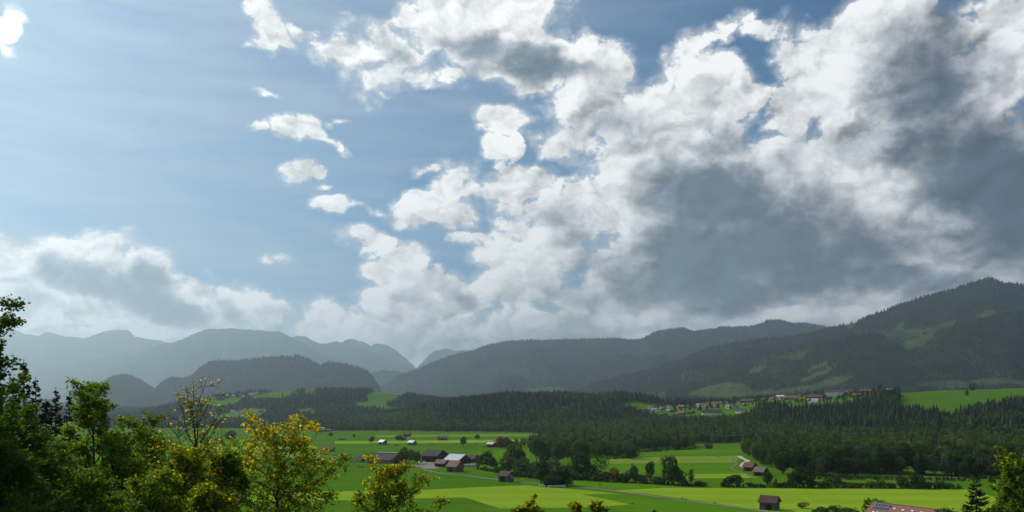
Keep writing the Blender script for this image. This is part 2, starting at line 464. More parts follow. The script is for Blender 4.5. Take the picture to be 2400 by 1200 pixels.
VILLAGE_KEEP = [(1440,948),(1500,938),(1640,930),(1790,918),(1850,912),(1960,905),(2110,900),(2110,925),(2040,935),(1960,955),(1900,962),(1830,955),(1780,958),(1760,975),(1640,980),(1500,975)]

def build_ground():
    pxs = np.concatenate([np.linspace(-2200, -500, 18)[:-1], np.linspace(-500, 2900, 300), np.linspace(2900, 4600, 18)[1:]])
    Ys = np.concatenate([np.linspace(-120, 240, 60)[:-1], 240 * (1150 / 240.) ** np.linspace(0, 1, 70)[:-1], np.linspace(1150, 4200, 200)[:-1], np.linspace(4200, 6500, 20)[:-1], [6500, 9000, 14000, 25500]])
    PX, YY = np.meshgrid(pxs, Ys)
    XX = (PX - HX) / FPX * (np.maximum(YY, -120) + 500) * (1.0)
    ZZ = ground_z(XX, YY)
    px = HX + FPX * XX / np.maximum(YY, 50); py = HY - FPX * (ZZ - CAMZ) / np.maximum(YY, 50)
    cover = np.ones_like(ZZ)
    hilly = (YY > 1180) & (ZZ > 3)
    cover[hilly] = 0.0
    for pl in MEADOWS_TERRACE + [VILLAGE_KEEP]:
        cover[(YY > 1180) & (YY < 2150) & in_poly(px, py, pl)] = 1
    for pl in MEADOWS_HAMLET: cover[(YY >= 2500) & in_poly(px, py, pl)] = 1
    cover[(YY < 330)] = 0.25
    cover[(YY > 4300)] = 0.0
    r, c = PX.shape
    idx = np.arange(r * c).reshape(r, c)
    f = np.stack([idx[:-1, :-1].ravel(), idx[:-1, 1:].ravel(), idx[1:, 1:].ravel(), idx[1:, :-1].ravel()], 1)
    me = np_mesh('ground', np.stack([XX.ravel(), YY.ravel(), ZZ.ravel()], 1), f, True)
    a = me.attributes.new('cover', 'FLOAT', 'POINT'); a.data.foreach_set('value', cover.ravel().astype(np.float32))
    o = link('ground', me, M['land']); tag(o, 'green valley floor with wooded terraces and slopes', kind='structure')
build_ground()

# ------------------------------------------------------------------ mountains
class Mountain:
    def __init__(s, name, ridge, Yr, Yf, zf, amp, seed, label, nx=300, nv=60, pad=0, bend=None, pw=1.0, meadows=()):
        s.rx = np.array([q[0] for q in ridge], float); s.ry = np.array([q[1] for q in ridge], float)
        s.Yr, s.Yf, s.zf, s.amp, s.seed, s.pw, s.meadows = Yr, Yf, zf, amp, seed, pw, meadows
        pxs = np.linspace(s.rx[0], s.rx[-1], nx)
        vs = np.concatenate([np.linspace(0, 1, nv), [1.04, 1.1, 1.2, 1.35, 1.6]])
        PX, VV = np.meshgrid(pxs, vs)
        X, Y, Z, cov = s.at(PX, VV)
        r, c = PX.shape; idx = np.arange(r * c).reshape(r, c)
        f = np.stack([idx[:-1, :-1].ravel(), idx[:-1, 1:].ravel(), idx[1:, 1:].ravel(), idx[1:, :-1].ravel()], 1)
        me = np_mesh(name, np.stack([X.ravel(), Y.ravel(), Z.ravel()], 1), f, True)
        a = me.attributes.new('cover', 'FLOAT', 'POINT'); a.data.foreach_set('value', cov.ravel().astype(np.float32))
        s.o = tag(link(name, me, M['mountain']), label, kind='structure')
    def at(s, PX, VV):
        yr = np.interp(PX, s.rx, s.ry); Yr_ = s.Yr
        Yr = s.Yr if np.isscalar(s.Yr) else np.interp(PX, *s.Yr)
        yr = yr + (2.0 if Yr_ < 11000 else 3.6) * fbm(PX / (22. if Yr_ < 11000 else 15.), PX * 0, 5, s.seed + 5, .6)
        Zr = CAMZ + (HY - yr) / FPX * Yr
        v = np.clip(VV, 0, 1)
        Y = s.Yf + (Yr - s.Yf) * VV
        X = (PX - HX) / FPX * Y
        Z = s.zf + (Zr - s.zf) * v ** s.pw
        env = np.clip(v * 5, 0, 1) * (1 - v) ** .7
        k = s.Yr if np.isscalar(s.Yr) else 5000.
        q = 1 - np.abs(fbm(X / (k * .085) + Y / (k * .4), Y / (k * .2), 4, s.seed)) * 2
        Z = Z + s.amp * env * (q - .75) + s.amp * .25 * env * fbm(X / (k * .015), Y / (k * .03), 4, s.seed + 1)
        back = np.clip(VV - 1, 0, 1)
        Z = Z - back * np.maximum(Zr - 20, 0) * 1.6
        Z = np.where(VV > 1.3, np.minimum(Z, 30), Z)
        cov = np.zeros_like(Z)
        px = HX + FPX * X / Y; py = HY - FPX * (Z - CAMZ) / Y
        jx = 7 * fbm(X / 90., Y / 90., 3, 71); jy = 5 * fbm(X / 90. + 40, Y / 90., 3, 72)
        for pl in s.meadows: cov[(VV < 1.0) & in_poly(px + jx, py + jy, pl)] = 1
        return X, Y, Z, cov

RIDGE_RIGHT = [(1330,912),(1400,901),(1500,876),(1600,843),(1667,816),(1733,801),(1867,789),(1953,768),(2000,760),(2033,744),(2100,718),(2140,705),(2183,692),(2230,680),(2267,668),(2300,657),(2317,652),(2330,656),(2353,664),(2400,668),(2480,660),(2600,640),(2800,700),(3100,760),(3500,850),(3900,930)]
RIDGE_SPUR = [(1540,918),(1600,908),(1650,895),(1700,882),(1750,864),(1790,850),(1833,834),(1900,818),(1960,796),(2050,780),(2120,800),(2200,770),(2300,745),(2400,728),(2600,700),(2900,760),(3400,900)]
RIDGE_MID = [(780,935),(860,928),(890,912),(930,884),(960,872),(1000,857),(1040,842),(1080,829),(1110,823),(1150,808),(1200,800),(1260,798),(1350,796),(1400,795),(1440,793),(1500,796),(1530,782),(1560,773),(1600,769),(1625,776),(1650,772),(1700,767),(1750,766),(1785,760),(1800,751),(1830,752),(1860,758),(1890,757),(1940,767),(1980,770),(2050,775),(2150,800),(2300,860),(2500,920)]
RIDGE_LEFT = [(80,962),(130,948),(165,936),(200,918),(235,902),(260,887),(290,880),(310,883),(335,897),(362,914),(380,898),(400,888),(430,890),(448,885),(470,864),(490,852),(510,847),(560,848),(600,842),(640,838),(700,836),(720,842),(740,852),(752,857),(770,849),(800,853),(840,863),(862,873),(876,890),(890,910),(900,932),(912,958)]
mt_right = Mountain('mountain', RIDGE_RIGHT, 6600, 4700, 60, 300, 31, 'dark wooded mountain rising to a summit at the right', 420, 110, meadows=MEADOWS_HIGH, pw=.92)
mt_spur = Mountain('mountain', RIDGE_SPUR, 5100, 4100, 50, 140, 47, 'wooded spur with steep meadows before the right mountain', 340, 70, meadows=MEADOWS_HIGH)
mt_mid = Mountain('mountain', RIDGE_MID, 10400, 7000, 40, 380, 53, 'long wooded ridge behind the village and the forest', 420, 90, meadows=MEADOWS_HIGH, pw=.9)
mt_left = Mountain('hill', RIDGE_LEFT, 7200, 6200, 30, 90, 61, 'steep flat-topped wooded hill in the left middle distance', 260, 50, pw=.8)
Mountain('mountain', [(800,920),(840,893),(870,874),(895,866),(930,871),(960,878),(1000,898),(1050,925)], 11800, 10500, 40, 140, 77, 'small pale hill in the gap between left hill and long ridge', 90, 30)
Mountain('mountain', [(-60,935),(40,905),(90,893),(150,884),(190,880),(220,866),(240,862),(270,858),(300,837),(340,819),(380,808),(430,796),(462,779),(490,771),(540,770),(580,772),(610,774),(640,778),(655,776),(675,786),(700,800),(760,830),(820,850),(880,868),(920,880),(970,905)], 17000, 13000, 40, 600, 83, 'broad hazy blue mountain behind the left wooded hill', 300, 60)
Mountain('mountain', [(560,840),(640,806),(670,795),(695,788),(715,790),(745,803),(765,806),(790,801),(820,806),(850,816),(900,835),(950,858),(985,872),(1040,905)], 19500, 16500, 40, 560, 89, 'hazy mountain shoulder falling to the right behind the broad mountain', 240, 50)
Mountain('mountain', [(740,830),(790,806),(820,795),(850,800),(868,809),(885,806),(905,808),(925,818),(950,838),(975,862),(990,850),(1005,832),(1025,820),(1045,816),(1070,822),(1090,820),(1120,836),(1180,850),(1260,880)], 22000, 19000, 40, 600, 97, 'farthest pale peaks above the notch in the valley', 240, 50)
Mountain('mountain', [(-900,800),(-500,740),(-200,760),(-60,765),(0,778),(25,769),(45,775),(60,784),(90,787),(102,780),(115,776),(130,783),(150,789),(200,792),(225,783),(245,776),(275,772),(290,773),(300,774),(315,788),(345,795),(380,800),(430,806),(470,815),(560,850)], 20500, 17500, 40, 600, 101, 'row of faint peaks on the far left under the cloud', 420, 50)
Mountain('mountain', [(-900,860),(-400,800),(-150,840),(0,850),(80,868),(150,860),(230,842),(300,826),(350,830),(420,850),(500,880)], 18000, 14500, 40, 500, 107, 'lower pale ridge before the faint far left peaks', 260, 50)
Mountain('mountain', [(-2200,700),(-1500,650),(-900,760),(-400,850),(-150,900),(0,925),(80,940),(160,952),(230,962)], 6500, 5000, 50, 260, 109, 'wooded mountain flank closing the valley on the left', 160, 40)
# ------------------------------------------------------------------ foliage and bark
def leaf_mat(name, stops, trans=.35, rnd=.25, attr=True, gain=1.0, rough=.6, spec=.06):
    """leaf colour from a per-leaf tint; each tree or instance shifts a little as a whole"""
    m, n = new_mat(name)
    oi = n.new('ShaderNodeObjectInfo'); r = V(n, oi.outputs['Random'])
    if attr:
        a = n.new('ShaderNodeAttribute'); a.attribute_name = 'tint'; tnt = V(n, a.outputs['Fac'])
    else:
        tnt = n.noise(coord(n), .35, 2, .5)
    f = tnt + (r - .5) * rnd
    ramp = n.new('ShaderNodeValToRGB'); n.link(f, ramp.inputs[0])
    cr = ramp.color_ramp
    while len(cr.elements) < len(stops): cr.elements.new(.5)
    for e, (p, c) in zip(cr.elements, stops): e.position = p; e.color = rgb(*[q * gain for q in c])
    c = V(n, ramp.outputs[0])
    d = n.new('ShaderNodeBsdfPrincipled'); n.link(c, d.inputs['Base Color']); d.inputs['Roughness'].default_value = rough
    d.inputs['Specular IOR Level'].default_value = spec
    tr = n.new('ShaderNodeBsdfTranslucent'); n.link(n.vmath('MULTIPLY', c, (1.9, 1.7, .8)), tr.inputs[0])
    mx = n.new('ShaderNodeMixShader'); mx.inputs[0].default_value = trans
    n.t.links.new(d.outputs[0], mx.inputs[1]); n.t.links.new(tr.outputs[0], mx.inputs[2])
    o = n.new('ShaderNodeOutputMaterial'); n.t.links.new(mx.outputs[0], o.inputs[0])
    return m
M['leaf_maple'] = leaf_mat('leaf_maple', [(0, (.024, .062, .003)), (.45, (.105, .185, .006)), (.62, (.21, .27, .008)), (.78, (.46, .38, .006)), (1, (.52, .32, .010))], .62, .0, spec=.3)
M['leaf_mid'] = leaf_mat('leaf_mid', [(0, (.012, .030, .006)), (.35, (.026, .060, .008)), (.7, (.048, .092, .011)), (1, (.095, .12, .014))], .33, .6)
M['leaf_grey'] = leaf_mat('leaf_grey', [(0, (.035, .055, .028)), (.5, (.06, .09, .042)), (1, (.10, .13, .06))], .25, .5)
M['leaf_autumn'] = leaf_mat('leaf_autumn', [(0, (.055, .05, .012)), (.5, (.11, .085, .02)), (1, (.18, .11, .025))], .3, .5)
M['needle'] = leaf_mat('needle', [(0, (.010, .020, .010)), (.5, (.017, .032, .014)), (1, (.030, .050, .018))], .1, .6)
M['needle_far'] = leaf_mat('needle_far', [(0, (.010, .022, .010)), (.5, (.020, .038, .014)), (.8, (.040, .062, .020)), (1, (.085, .085, .028))], .12, 1.2)
M['broad_far'] = leaf_mat('broad_far', [(0, (.020, .045, .008)), (.4, (.045, .092, .013)), (.75, (.070, .120, .018)), (.93, (.10, .135, .025)), (1, (.17, .13, .03))], .35, .95)
def bark_mat(name, c1, c2):
    m, n = new_mat(name); p = coord(n)
    w = n.noise(n.vmath('MULTIPLY', p, (6, 6, 1.2)), 2.0, 5, .65)
    out_bsdf(n, n.mix(w, rgb(*c1), rgb(*c2)), .9, .1, w, .6, .03); return m
M['bark'] = bark_mat('bark', (.028, .022, .016), (.075, .062, .048))
M['bark_grey'] = bark_mat('bark_grey', (.045, .04, .034), (.12, .11, .095))

# ------------------------------------------------------------------ tree building
def tubes(paths, sides=5):
    """paths: list of (points (k,3), radii (k,)) -> verts, quads"""
    VV = []; FF = []; base = 0
    for pts, rad, sd in paths:
        pts = np.asarray(pts, float); k = len(pts)
        t = np.gradient(pts, axis=0); t /= np.linalg.norm(t, axis=1)[:, None] + 1e-9
        up = np.where(np.abs(t[:, 2:3]) > .9, np.array([[1., 0, 0]]), np.array([[0., 0, 1]]))
        a = np.cross(t, up); a /= np.linalg.norm(a, axis=1)[:, None] + 1e-9; b = np.cross(t, a)
        an = np.arange(sd) / sd * 2 * np.pi
        ring = pts[:, None, :] + np.asarray(rad)[:, None, None] * (np.cos(an)[None, :, None] * a[:, None, :] + np.sin(an)[None, :, None] * b[:, None, :])
        VV.append(ring.reshape(-1, 3))
        i = np.arange(k - 1)[:, None] * sd; j = np.arange(sd)[None, :]; jn = (j + 1) % sd
        FF.append(np.stack([i + j, i + jn, i + sd + jn, i + sd + j], -1).reshape(-1, 4) + base)
        base += k * sd
    return np.concatenate(VV), np.concatenate(FF)

def leaves_mesh(name, P, size, tint, rng, upward=.5, mat=None, lobed=False):
    """a folded leaf at every point: two faces with a crease, or a lobed star of five points"""
    n = len(P)
    d = rng.normal(size=(n, 3)); d[:, 2] *= .6; d /= np.linalg.norm(d, axis=1)[:, None]
    nr = rng.normal(size=(n, 3)); nr[:, 2] += upward * 2.2; nr -= (nr * d).sum(1)[:, None] * d
    nr /= np.linalg.norm(nr, axis=1)[:, None] + 1e-9
    s = np.cross(nr, d); size = np.asarray(size).reshape(-1, 1) * np.ones((n, 1))
    if lobed:
        # a maple leaf: stalk end, side lobes, shoulder notches and a tip, folded along the middle
        k = [(0, 0, 0), (.12, .5, .06), (.42, .26, 0), (.68, .56, .1), (.62, .17, 0), (1.0, 0, -.12), (.62, -.17, 0), (.68, -.56, .1), (.42, -.26, 0), (.12, -.5, .06)]
        Vt = np.stack([P + (d * a + s * b + nr * c) * size for a, b, c in k], 1)
        o = np.arange(n)[:, None] * 10
        tr = np.concatenate([o + np.array([[0, 1, 2]]), o + np.array([[2, 3, 4]]), o + np.array([[8, 9, 0]]), o + np.array([[6, 7, 8]])])
        q = np.concatenate([o + np.array([[0, 2, 4, 5]]), o + np.array([[0, 5, 6, 8]])])
        me = np_mesh(name, Vt.reshape(-1, 3), [tr, q])
        tv = np.repeat(tint, 10)
    else:
        Vt = np.stack([P, P + (d * .5 + s * .42 + nr * .08) * size, P + (d * 1.0 - nr * .1) * size, P + (d * .5 - s * .42 + nr * .08) * size], 1)
        o = np.arange(n)[:, None] * 4
        me = np_mesh(name, Vt.reshape(-1, 3), o + np.array([[0, 1, 2, 3]]))
        tv = np.repeat(tint, 4)
    a = me.attributes.new('tint', 'FLOAT', 'POINT'); a.data.foreach_set('value', np.clip(tv, 0, 1).astype(np.float32))
    return me

def grow(seed, H, R, lean=(0, 0), nprim=24, crown0=.25, spread=1.0, up=.9, twigs=5, subs=7, shape=None, leafy=None, per=12, cl=.25, keep_low=1.0, r0=None, z_dense=None):
    """a broadleaved tree grown limb by limb: returns branch paths and leaf positions"""
    rg = np.random.default_rng(seed); paths = []; L = []
    k = 14; t = np.linspace(0, 1, k)
    wob = np.cumsum(rg.normal(size=(k, 2)) * .012 * H, 0) * t[:, None]
    tr = np.stack([lean[0] * t ** 1.3 + wob[:, 0], lean[1] * t ** 1.3 + wob[:, 1], H * .94 * t], 1)
    r0 = r0 or H * .0105; rad = r0 * (1 - t) ** .8 + .012; rad[0] *= 1.3
    paths.append((tr, rad, 7))
    for i in range(nprim):
        f = crown0 + (1 - crown0) * (i + rg.uniform(0, .8)) / nprim; f = min(f, .985)
        p0 = np.array([np.interp(f, t, tr[:, q]) for q in range(3)])
        az = i * 2.39996 + rg.normal() * .35
        u = (f - crown0) / (1 - crown0)
        prof = (shape or (lambda u: math.sin(math.pi * (.18 + .74 * u)) ** .8))(u)
        ln = R * prof * rg.uniform(.75, 1.25) * spread + .25
        el = (.35 + .75 * u) * up + rg.normal() * .12
        d = np.array([math.cos(az) * math.cos(el), math.sin(az) * math.cos(el), math.sin(el)])
        m = 7; s = np.linspace(0, 1, m)
        bend = rg.normal(size=3) * .12
        br = p0 + (d * s[:, None] + bend * (s[:, None] ** 2) + np.array([0, 0, .22]) * s[:, None] ** 2) * ln + np.cumsum(rg.normal(size=(m, 3)) * .02 * ln, 0)
        rb = min(np.interp(f, t, rad) * .6, .012 + ln * .018); paths.append((br, rb * (1 - s) + .008, 5))
        ns = max(3, int(subs * (.5 + .5 * ln / R)))
        for j in range(ns):
            g = .22 + .78 * (j + rg.uniform(0, .7)) / ns; g = min(g, 1)
            q0 = np.array([np.interp(g, s, br[:, q]) for q in range(3)])
            sd = d * .75 + rg.normal(size=3) * .62; sd[2] += .15; sd /= np.linalg.norm(sd)
            sl = ln * .40 * (1.15 - .55 * g) * rg.uniform(.7, 1.3) + .12
            s2 = np.linspace(0, 1, 4)
            sb = q0 + sd * s2[:, None] * sl + np.cumsum(rg.normal(size=(4, 3)) * .05 * sl, 0)
            paths.append((sb, (rb * .38) * (1 - s2) + .005, 4))
            for w in range(twigs):
                h = .3 + .7 * rg.uniform(); w0 = np.array([np.interp(h, s2, sb[:, q]) for q in range(3)])
                td = sd * .7 + rg.normal(size=3) * .65; td /= np.linalg.norm(td); tl = sl * .42 * rg.uniform(.6, 1.3) + .06
                w1 = w0 + td * tl
                if z_dense is None or w1[2] > z_dense:
                    paths.append((np.array([w0, (w0 + w1) / 2 + rg.normal(size=3) * .02, w1]), np.array([.010, .007, .003]), 3))
                lf = 1.0 if leafy is None else leafy(w1, rg)
                nl = per if (z_dense is None or w1[2] > z_dense) else int(per * .35)
                cnt = int(nl * lf * rg.uniform(.5, 1.5) + rg.uniform())
                if cnt > 0:
                    a = rg.uniform(.2, 1.1, size=(cnt, 1))
                    L.append(w0 + (w1 - w0) * a + rg.normal(size=(cnt, 3)) * cl * np.array([.42, .42, .3]))
    return paths, (np.concatenate(L) if L else np.zeros((0, 3)))

# --- crowns seen from a few hundred metres
def blob_crown(seed, H, R, c0, nface, fsize, lobes=16, narrow=False, low=False, egg=.0):
    rg = np.random.default_rng(seed)
    zc = (c0 + 1) / 2 * H; hz = (1 - c0) / 2 * H
    B = []
    for i in range(lobes):
        v = rg.normal(size=3); v /= np.linalg.norm(v); q = rg.uniform(.25, .80)
        w = 1 - egg * max(v[2] * q, 0)
        B.append((v[0] * R * q * w, v[1] * R * q * w, zc + v[2] * hz * q, R * rg.uniform(.28, .50) * (.7 + .3 * w), hz * rg.uniform(.20, .36)))
    B.append((0, 0, zc, R * .5, hz * .62))
    B = np.array(B)
    wgt = B[:, 3] ** 2 * .6 + B[:, 3] * B[:, 4] * .6; wgt /= wgt.sum()
    k = rg.choice(len(B), nface * 2, p=wgt)
    d = rg.normal(size=(len(k), 3)); d /= np.linalg.norm(d, axis=1)[:, None]
    rr = 1 + rg.normal(size=len(k)) * .10
    lump = 1 + .25 * fbm(d[:, 0] * 2 + k * 3.1, d[:, 1] * 2 + d[:, 2] * 2.3, 2, seed)
    P = B[k, :3] + d * np.stack([B[k, 3], B[k, 3], B[k, 4]], 1) * (rr * lump)[:, None]
    # drop what is buried deep inside other lobes
    dd = ((P[:, None, :] - B[None, :, :3]) / np.stack([B[:, 3], B[:, 3], B[:, 4]], 1)[None])
    depth = (np.linalg.norm(dd, axis=2) < .72).sum(1)
    ok = (depth <= 0) & (P[:, 2] > (0.02 * H if low else c0 * H * .8)); P = P[ok][:nface]; d = d[ok][:nface]; kk = k[ok][:nface]
    n = len(P)
    nr = d + rg.normal(size=(n, 3)) * .55; nr /= np.linalg.norm(nr, axis=1)[:, None]
    a = np.cross(nr, rg.normal(size=(n, 3))); a /= np.linalg.norm(a, axis=1)[:, None]; b = np.cross(nr, a)
    s = fsize * rg.uniform(.55, 1.35, size=(n, 1))
    Vt = np.stack([P - a * s, P - b * s * .6 + nr * s * .15, P + a * s * .9, P + b * s * .7 - nr * s * .1], 1)
    tint = .42 + .22 * rg.normal(size=len(B))[kk] * .6 + rg.normal(size=n) * .13
    return Vt.reshape(-1, 3), np.arange(n)[:, None] * 4 + np.array([[0, 1, 2, 3]]), np.repeat(tint, 4)

def set_tint(me, tint):
    a = me.attributes.new('tint', 'FLOAT', 'POINT'); a.data.foreach_set('value', np.clip(tint, 0, 1).astype(np.float32))

def trunk_paths(seed, H, R, c0, n=6, r=None, stems=1):
    rg = np.random.default_rng(seed + 999); out = []; r = r or H * .016
    for st in range(stems):
        off = rg.normal(size=2) * (.35 * R if stems > 1 else 0)
        t = np.linspace(0, 1, 6)
        tr = np.stack([off[0] * t + rg.normal() * .1 * t, off[1] * t, H * .85 * t], 1); out.append((tr, r * (1 - t * .9) * np.where(t < .01, 1.35, 1), 6))
        for i in range(n):
            f = c0 * .8 + (.75 - c0 * .5) * i / n; az = i * 2.4 + rg.normal() * .3
            p = np.array([off[0] * f, off[1] * f, H * .85 * f]); l = R * rg.uniform(.5, .85)
            s = np.linspace(0, 1, 4)[:, None]
            br = p + np.array([math.cos(az) * .8, math.sin(az) * .8, .5]) * l * s + np.array([0, 0, .3]) * l * s ** 2
            out.append((br, r * .4 * (1 - s[:, 0]) + .02, 4))
    return out

def spruce_geo(seed, H, R, levels, per, low=.06, droop=.35, fs=1.0):
    """whorls of drooping boughs, each bough a pair of folded sprays"""
    rg = np.random.default_rng(seed); VV = []; T = []
    for i in range(levels):
        u = (i + rg.uniform(0, .6)) / levels; z = H * (low + (1 - low) * u)
        r = R * (1 - u) ** .82 * rg.uniform(.72, 1.12) + .12
        n = max(3, int(per * (.45 + .55 * (1 - u))))
        a0 = rg.uniform(0, 6.28)
        for j in range(n):
            az = a0 + j * 6.283 / n + rg.normal() * .18; rr = r * rg.uniform(.7, 1.15)
            c, s = math.cos(az), math.sin(az); w = rr * .30 * fs + .10; dz = -droop * rr * rg.uniform(.6, 1.3)
            root = np.array([c * .05, s * .05, z + .12 * rr]); tip = np.array([c * rr, s * rr, z + dz * .8])
            mid = np.array([c * rr * .6, s * rr * .6, z + dz * .35]); sd = np.array([-s, c, 0]) * w
            lo = np.array([0, 0, -.16 * rr - .05])
            VV += [root, mid + sd + lo, tip, mid - sd + lo]
            tt = .45 + rg.normal() * .2; T += [tt] * 4
            if fs > .9:
                VV += [root * .5 + mid * .5, mid + sd * .3 - np.array([0, 0, .28 * rr]), tip * .9 + np.array([0, 0, -.12 * rr]), mid + np.array([0, 0, .05])]; T += [tt - .1] * 4
    n = len(VV) // 4
    # leader
    VV += [np.array([.05 * H * .3, 0, H * .94]), np.array([0, .015 * H, H * .95]), np.array([0, 0, H * 1.02]), np.array([-.015 * H, 0, H * .94])]; T += [.5] * 4
    return np.array(VV), np.arange(n + 1)[:, None] * 4 + np.array([[0, 1, 2, 3]]), np.array(T)

def crown_mesh(name, geo, mat):
    me = np_mesh(name, geo[0], geo[1]); set_tint(me, geo[2]); me.materials.append(mat); return me
def wood_mesh(name, paths, mat):
    v, f = tubes(paths); me = np_mesh(name, v, f, True); me.materials.append(mat); return me
def joined_mesh(name, geo, paths, mleaf, mbark):
    v, f = tubes(paths); nv = len(geo[0])
    me = np_mesh(name, np.concatenate([geo[0], v]), np.concatenate([geo[1], f + nv]), False, np.r_[np.zeros(len(geo[1])), np.ones(len(f))])
    set_tint(me, np.concatenate([geo[2], np.full(len(v), .5)])); me.materials.append(mleaf); me.materials.append(mbark); return me

# --- shared kinds, heights in metres: round, tall, narrow, bush
KINDS = {}
for i in range(5):
    H, R = 18., 6.4; KINDS['round', i] = (H, R, crown_mesh('round_crown', blob_crown(100 + i, H, R, .07, 2600, .50, 26, egg=.45), M['leaf_mid']), wood_mesh('round_trunk', trunk_paths(i, H, R, .2), M['bark']))
for i in range(3):
    H, R = 22., 4.6; KINDS['tall', i] = (H, R, crown_mesh('tall_crown', blob_crown(200 + i, H, R, .10, 2000, .48, 24, egg=.4), M['leaf_mid']), wood_mesh('tall_trunk', trunk_paths(20 + i, H, R, .3), M['bark']))
for i in range(2):
    H, R = 16., 5.6; KINDS['grey', i] = (H, R, crown_mesh('willow_crown', blob_crown(300 + i, H, R, .10, 1700, .46, 24), M['leaf_grey']), wood_mesh('willow_trunk', trunk_paths(30 + i, H, R, .15), M['bark_grey']))
for i in range(2):
    H, R = 14., 4.8; KINDS['autumn', i] = (H, R, crown_mesh('autumn_crown', blob_crown(400 + i, H, R, .18, 1300, .46, 16), M['leaf_autumn']), wood_mesh('autumn_trunk', trunk_paths(40 + i, H, R, .2), M['bark']))
for i in range(2):
    H, R = 12., 1.9; KINDS['thin', i] = (H, R, crown_mesh('thin_crown', blob_crown(500 + i, H, R, .12, 480, .34, 12, egg=.6), M['leaf_mid']), wood_mesh('thin_trunk', trunk_paths(50 + i, H, R, .1), M['bark']))
for i in range(3):
    H, R = 4., 3.0; KINDS['bush', i] = (H, R, crown_mesh('bush_foliage', blob_crown(600 + i, H, R, .0, 650, .30, 12, low=True), M['leaf_mid']), wood_mesh('bush_stem', trunk_paths(60 + i, H, R, .1, stems=3, r=.07), M['bark']))
H, R = 13., 4.2; KINDS['open', 0] = (H, R, crown_mesh('open_crown', blob_crown(701, H, R, .30, 420, .36, 26), M['leaf_mid']), wood_mesh('open_trunk', trunk_paths(71, H, R, .2, 14), M['bark']))
H, R = 4.5, 2.6; KINDS['autumn_bush', 0] = (H, R, crown_mesh('bush_foliage', blob_crown(711, H, R, .0, 420, .28, 14, low=True), M['leaf_autumn']), wood_mesh('bush_stem', trunk_paths(72, H, R, .1, stems=3, r=.07), M['bark']))
for i in range(3):
    H, R = 24., 4.0; KINDS['spruce', i] = (H, R, crown_mesh('spruce_crown', spruce_geo(800 + i, H, R, 34, 13), M['needle']), wood_mesh('spruce_trunk', [(np.array([[0, 0, 0], [0, 0, 8], [0, 0, 23.]]), np.array([.35, .25, .04]), 6)], M['bark']))
_ki = {}
def put_tree(kind, X, Y, height, name, label, cat, group, width=None, z=None, i=None, rz=None, joined=False):
    cnt = len([k for k in KINDS if k[0] == kind])
    if i is None: i = _ki.get(kind, 0) % cnt; _ki[kind] = _ki.get(kind, 0) + 1
    H, R, cm, tm = KINDS[kind, i % cnt]
    s = height / H; w = s if width is None else width / (2 * R)
    root = bpy.data.objects.new(name, None); COL.objects.link(root); root.empty_display_size = .1
    root.location = (X, Y, (gz(X, Y) if z is None else z) - .1 * s)
    root.rotation_euler = (0, 0, random.uniform(0, 6.28) if rz is None else rz); root.scale = (w, w, s)
    tag(root, label, cat, group)
    bush = kind in ('bush', 'autumn_bush')
    c = bpy.data.objects.new('foliage' if bush else 'crown', cm); COL.objects.link(c); c.parent = root
    t = bpy.data.objects.new('stem' if bush else 'trunk', tm); COL.objects.link(t); t.parent = root
    return root

# --- far, simpler trees used for the masses
def cone_tree(seed, H, R, tiers, sides):
    rg = np.random.default_rng(seed); v = []; f = []; T = []
    for k in range(tiers):
        z0 = H * (.05 + .80 * k / tiers); z1 = min(H, z0 + H * (.95 / tiers) * 1.5); r = R * (1 - k / tiers) ** .85
        b = len(v)
        for j in range(sides):
            a = j / sides * 6.283 + rg.uniform(0, .5); q = r * rg.uniform(.7, 1.15); v.append((math.cos(a) * q, math.sin(a) * q, z0 + rg.uniform(-.03, .03) * H)); T.append(.4 + rg.normal() * .12)
        v.append((rg.normal() * .1, rg.normal() * .1, H if k == tiers - 1 else z1)); T.append(.55)
        for j in range(sides): f.append((b + j, b + (j + 1) % sides, b + sides))
    return np.array(v), np.array(f), np.array(T)
def far_blob(seed, H, R):
    bm = bmesh.new(); bmesh.ops.create_icosphere(bm, subdivisions=2, radius=1)
    rg = np.random.default_rng(seed); v = np.array([q.co[:] for q in bm.verts]); f = np.array([[q.index for q in p.verts] for p in bm.faces]); bm.free()
    k = 1 + .35 * fbm(v[:, 0] * 2.2 + seed, v[:, 1] * 2.2 + v[:, 2] * 1.9, 3, seed) + rg.normal(size=len(v)) * .09
    v = v * k[:, None] * np.array([R, R, H * .5]) + np.array([0, 0, H * .52])
    return v, f, np.clip(.45 + rg.normal(size=len(v)) * .16, 0, 1)
FAR = {}
for i in range(2): FAR['spruce', i] = crown_mesh('far_spruce', cone_tree(900 + i, 21, 4.9, 6, 8), M['needle_far'])
for i in range(2): FAR['broad', i] = crown_mesh('far_broadleaf', blob_crown(920 + i, 15.5, 4.6, .04, 520, .62, 16, low=True, egg=.45), M['broad_far'])
for i in range(2): FAR['tiny', i] = crown_mesh('far_spruce', cone_tree(940 + i, 21, 5.2, 3, 6), M['needle_far'])

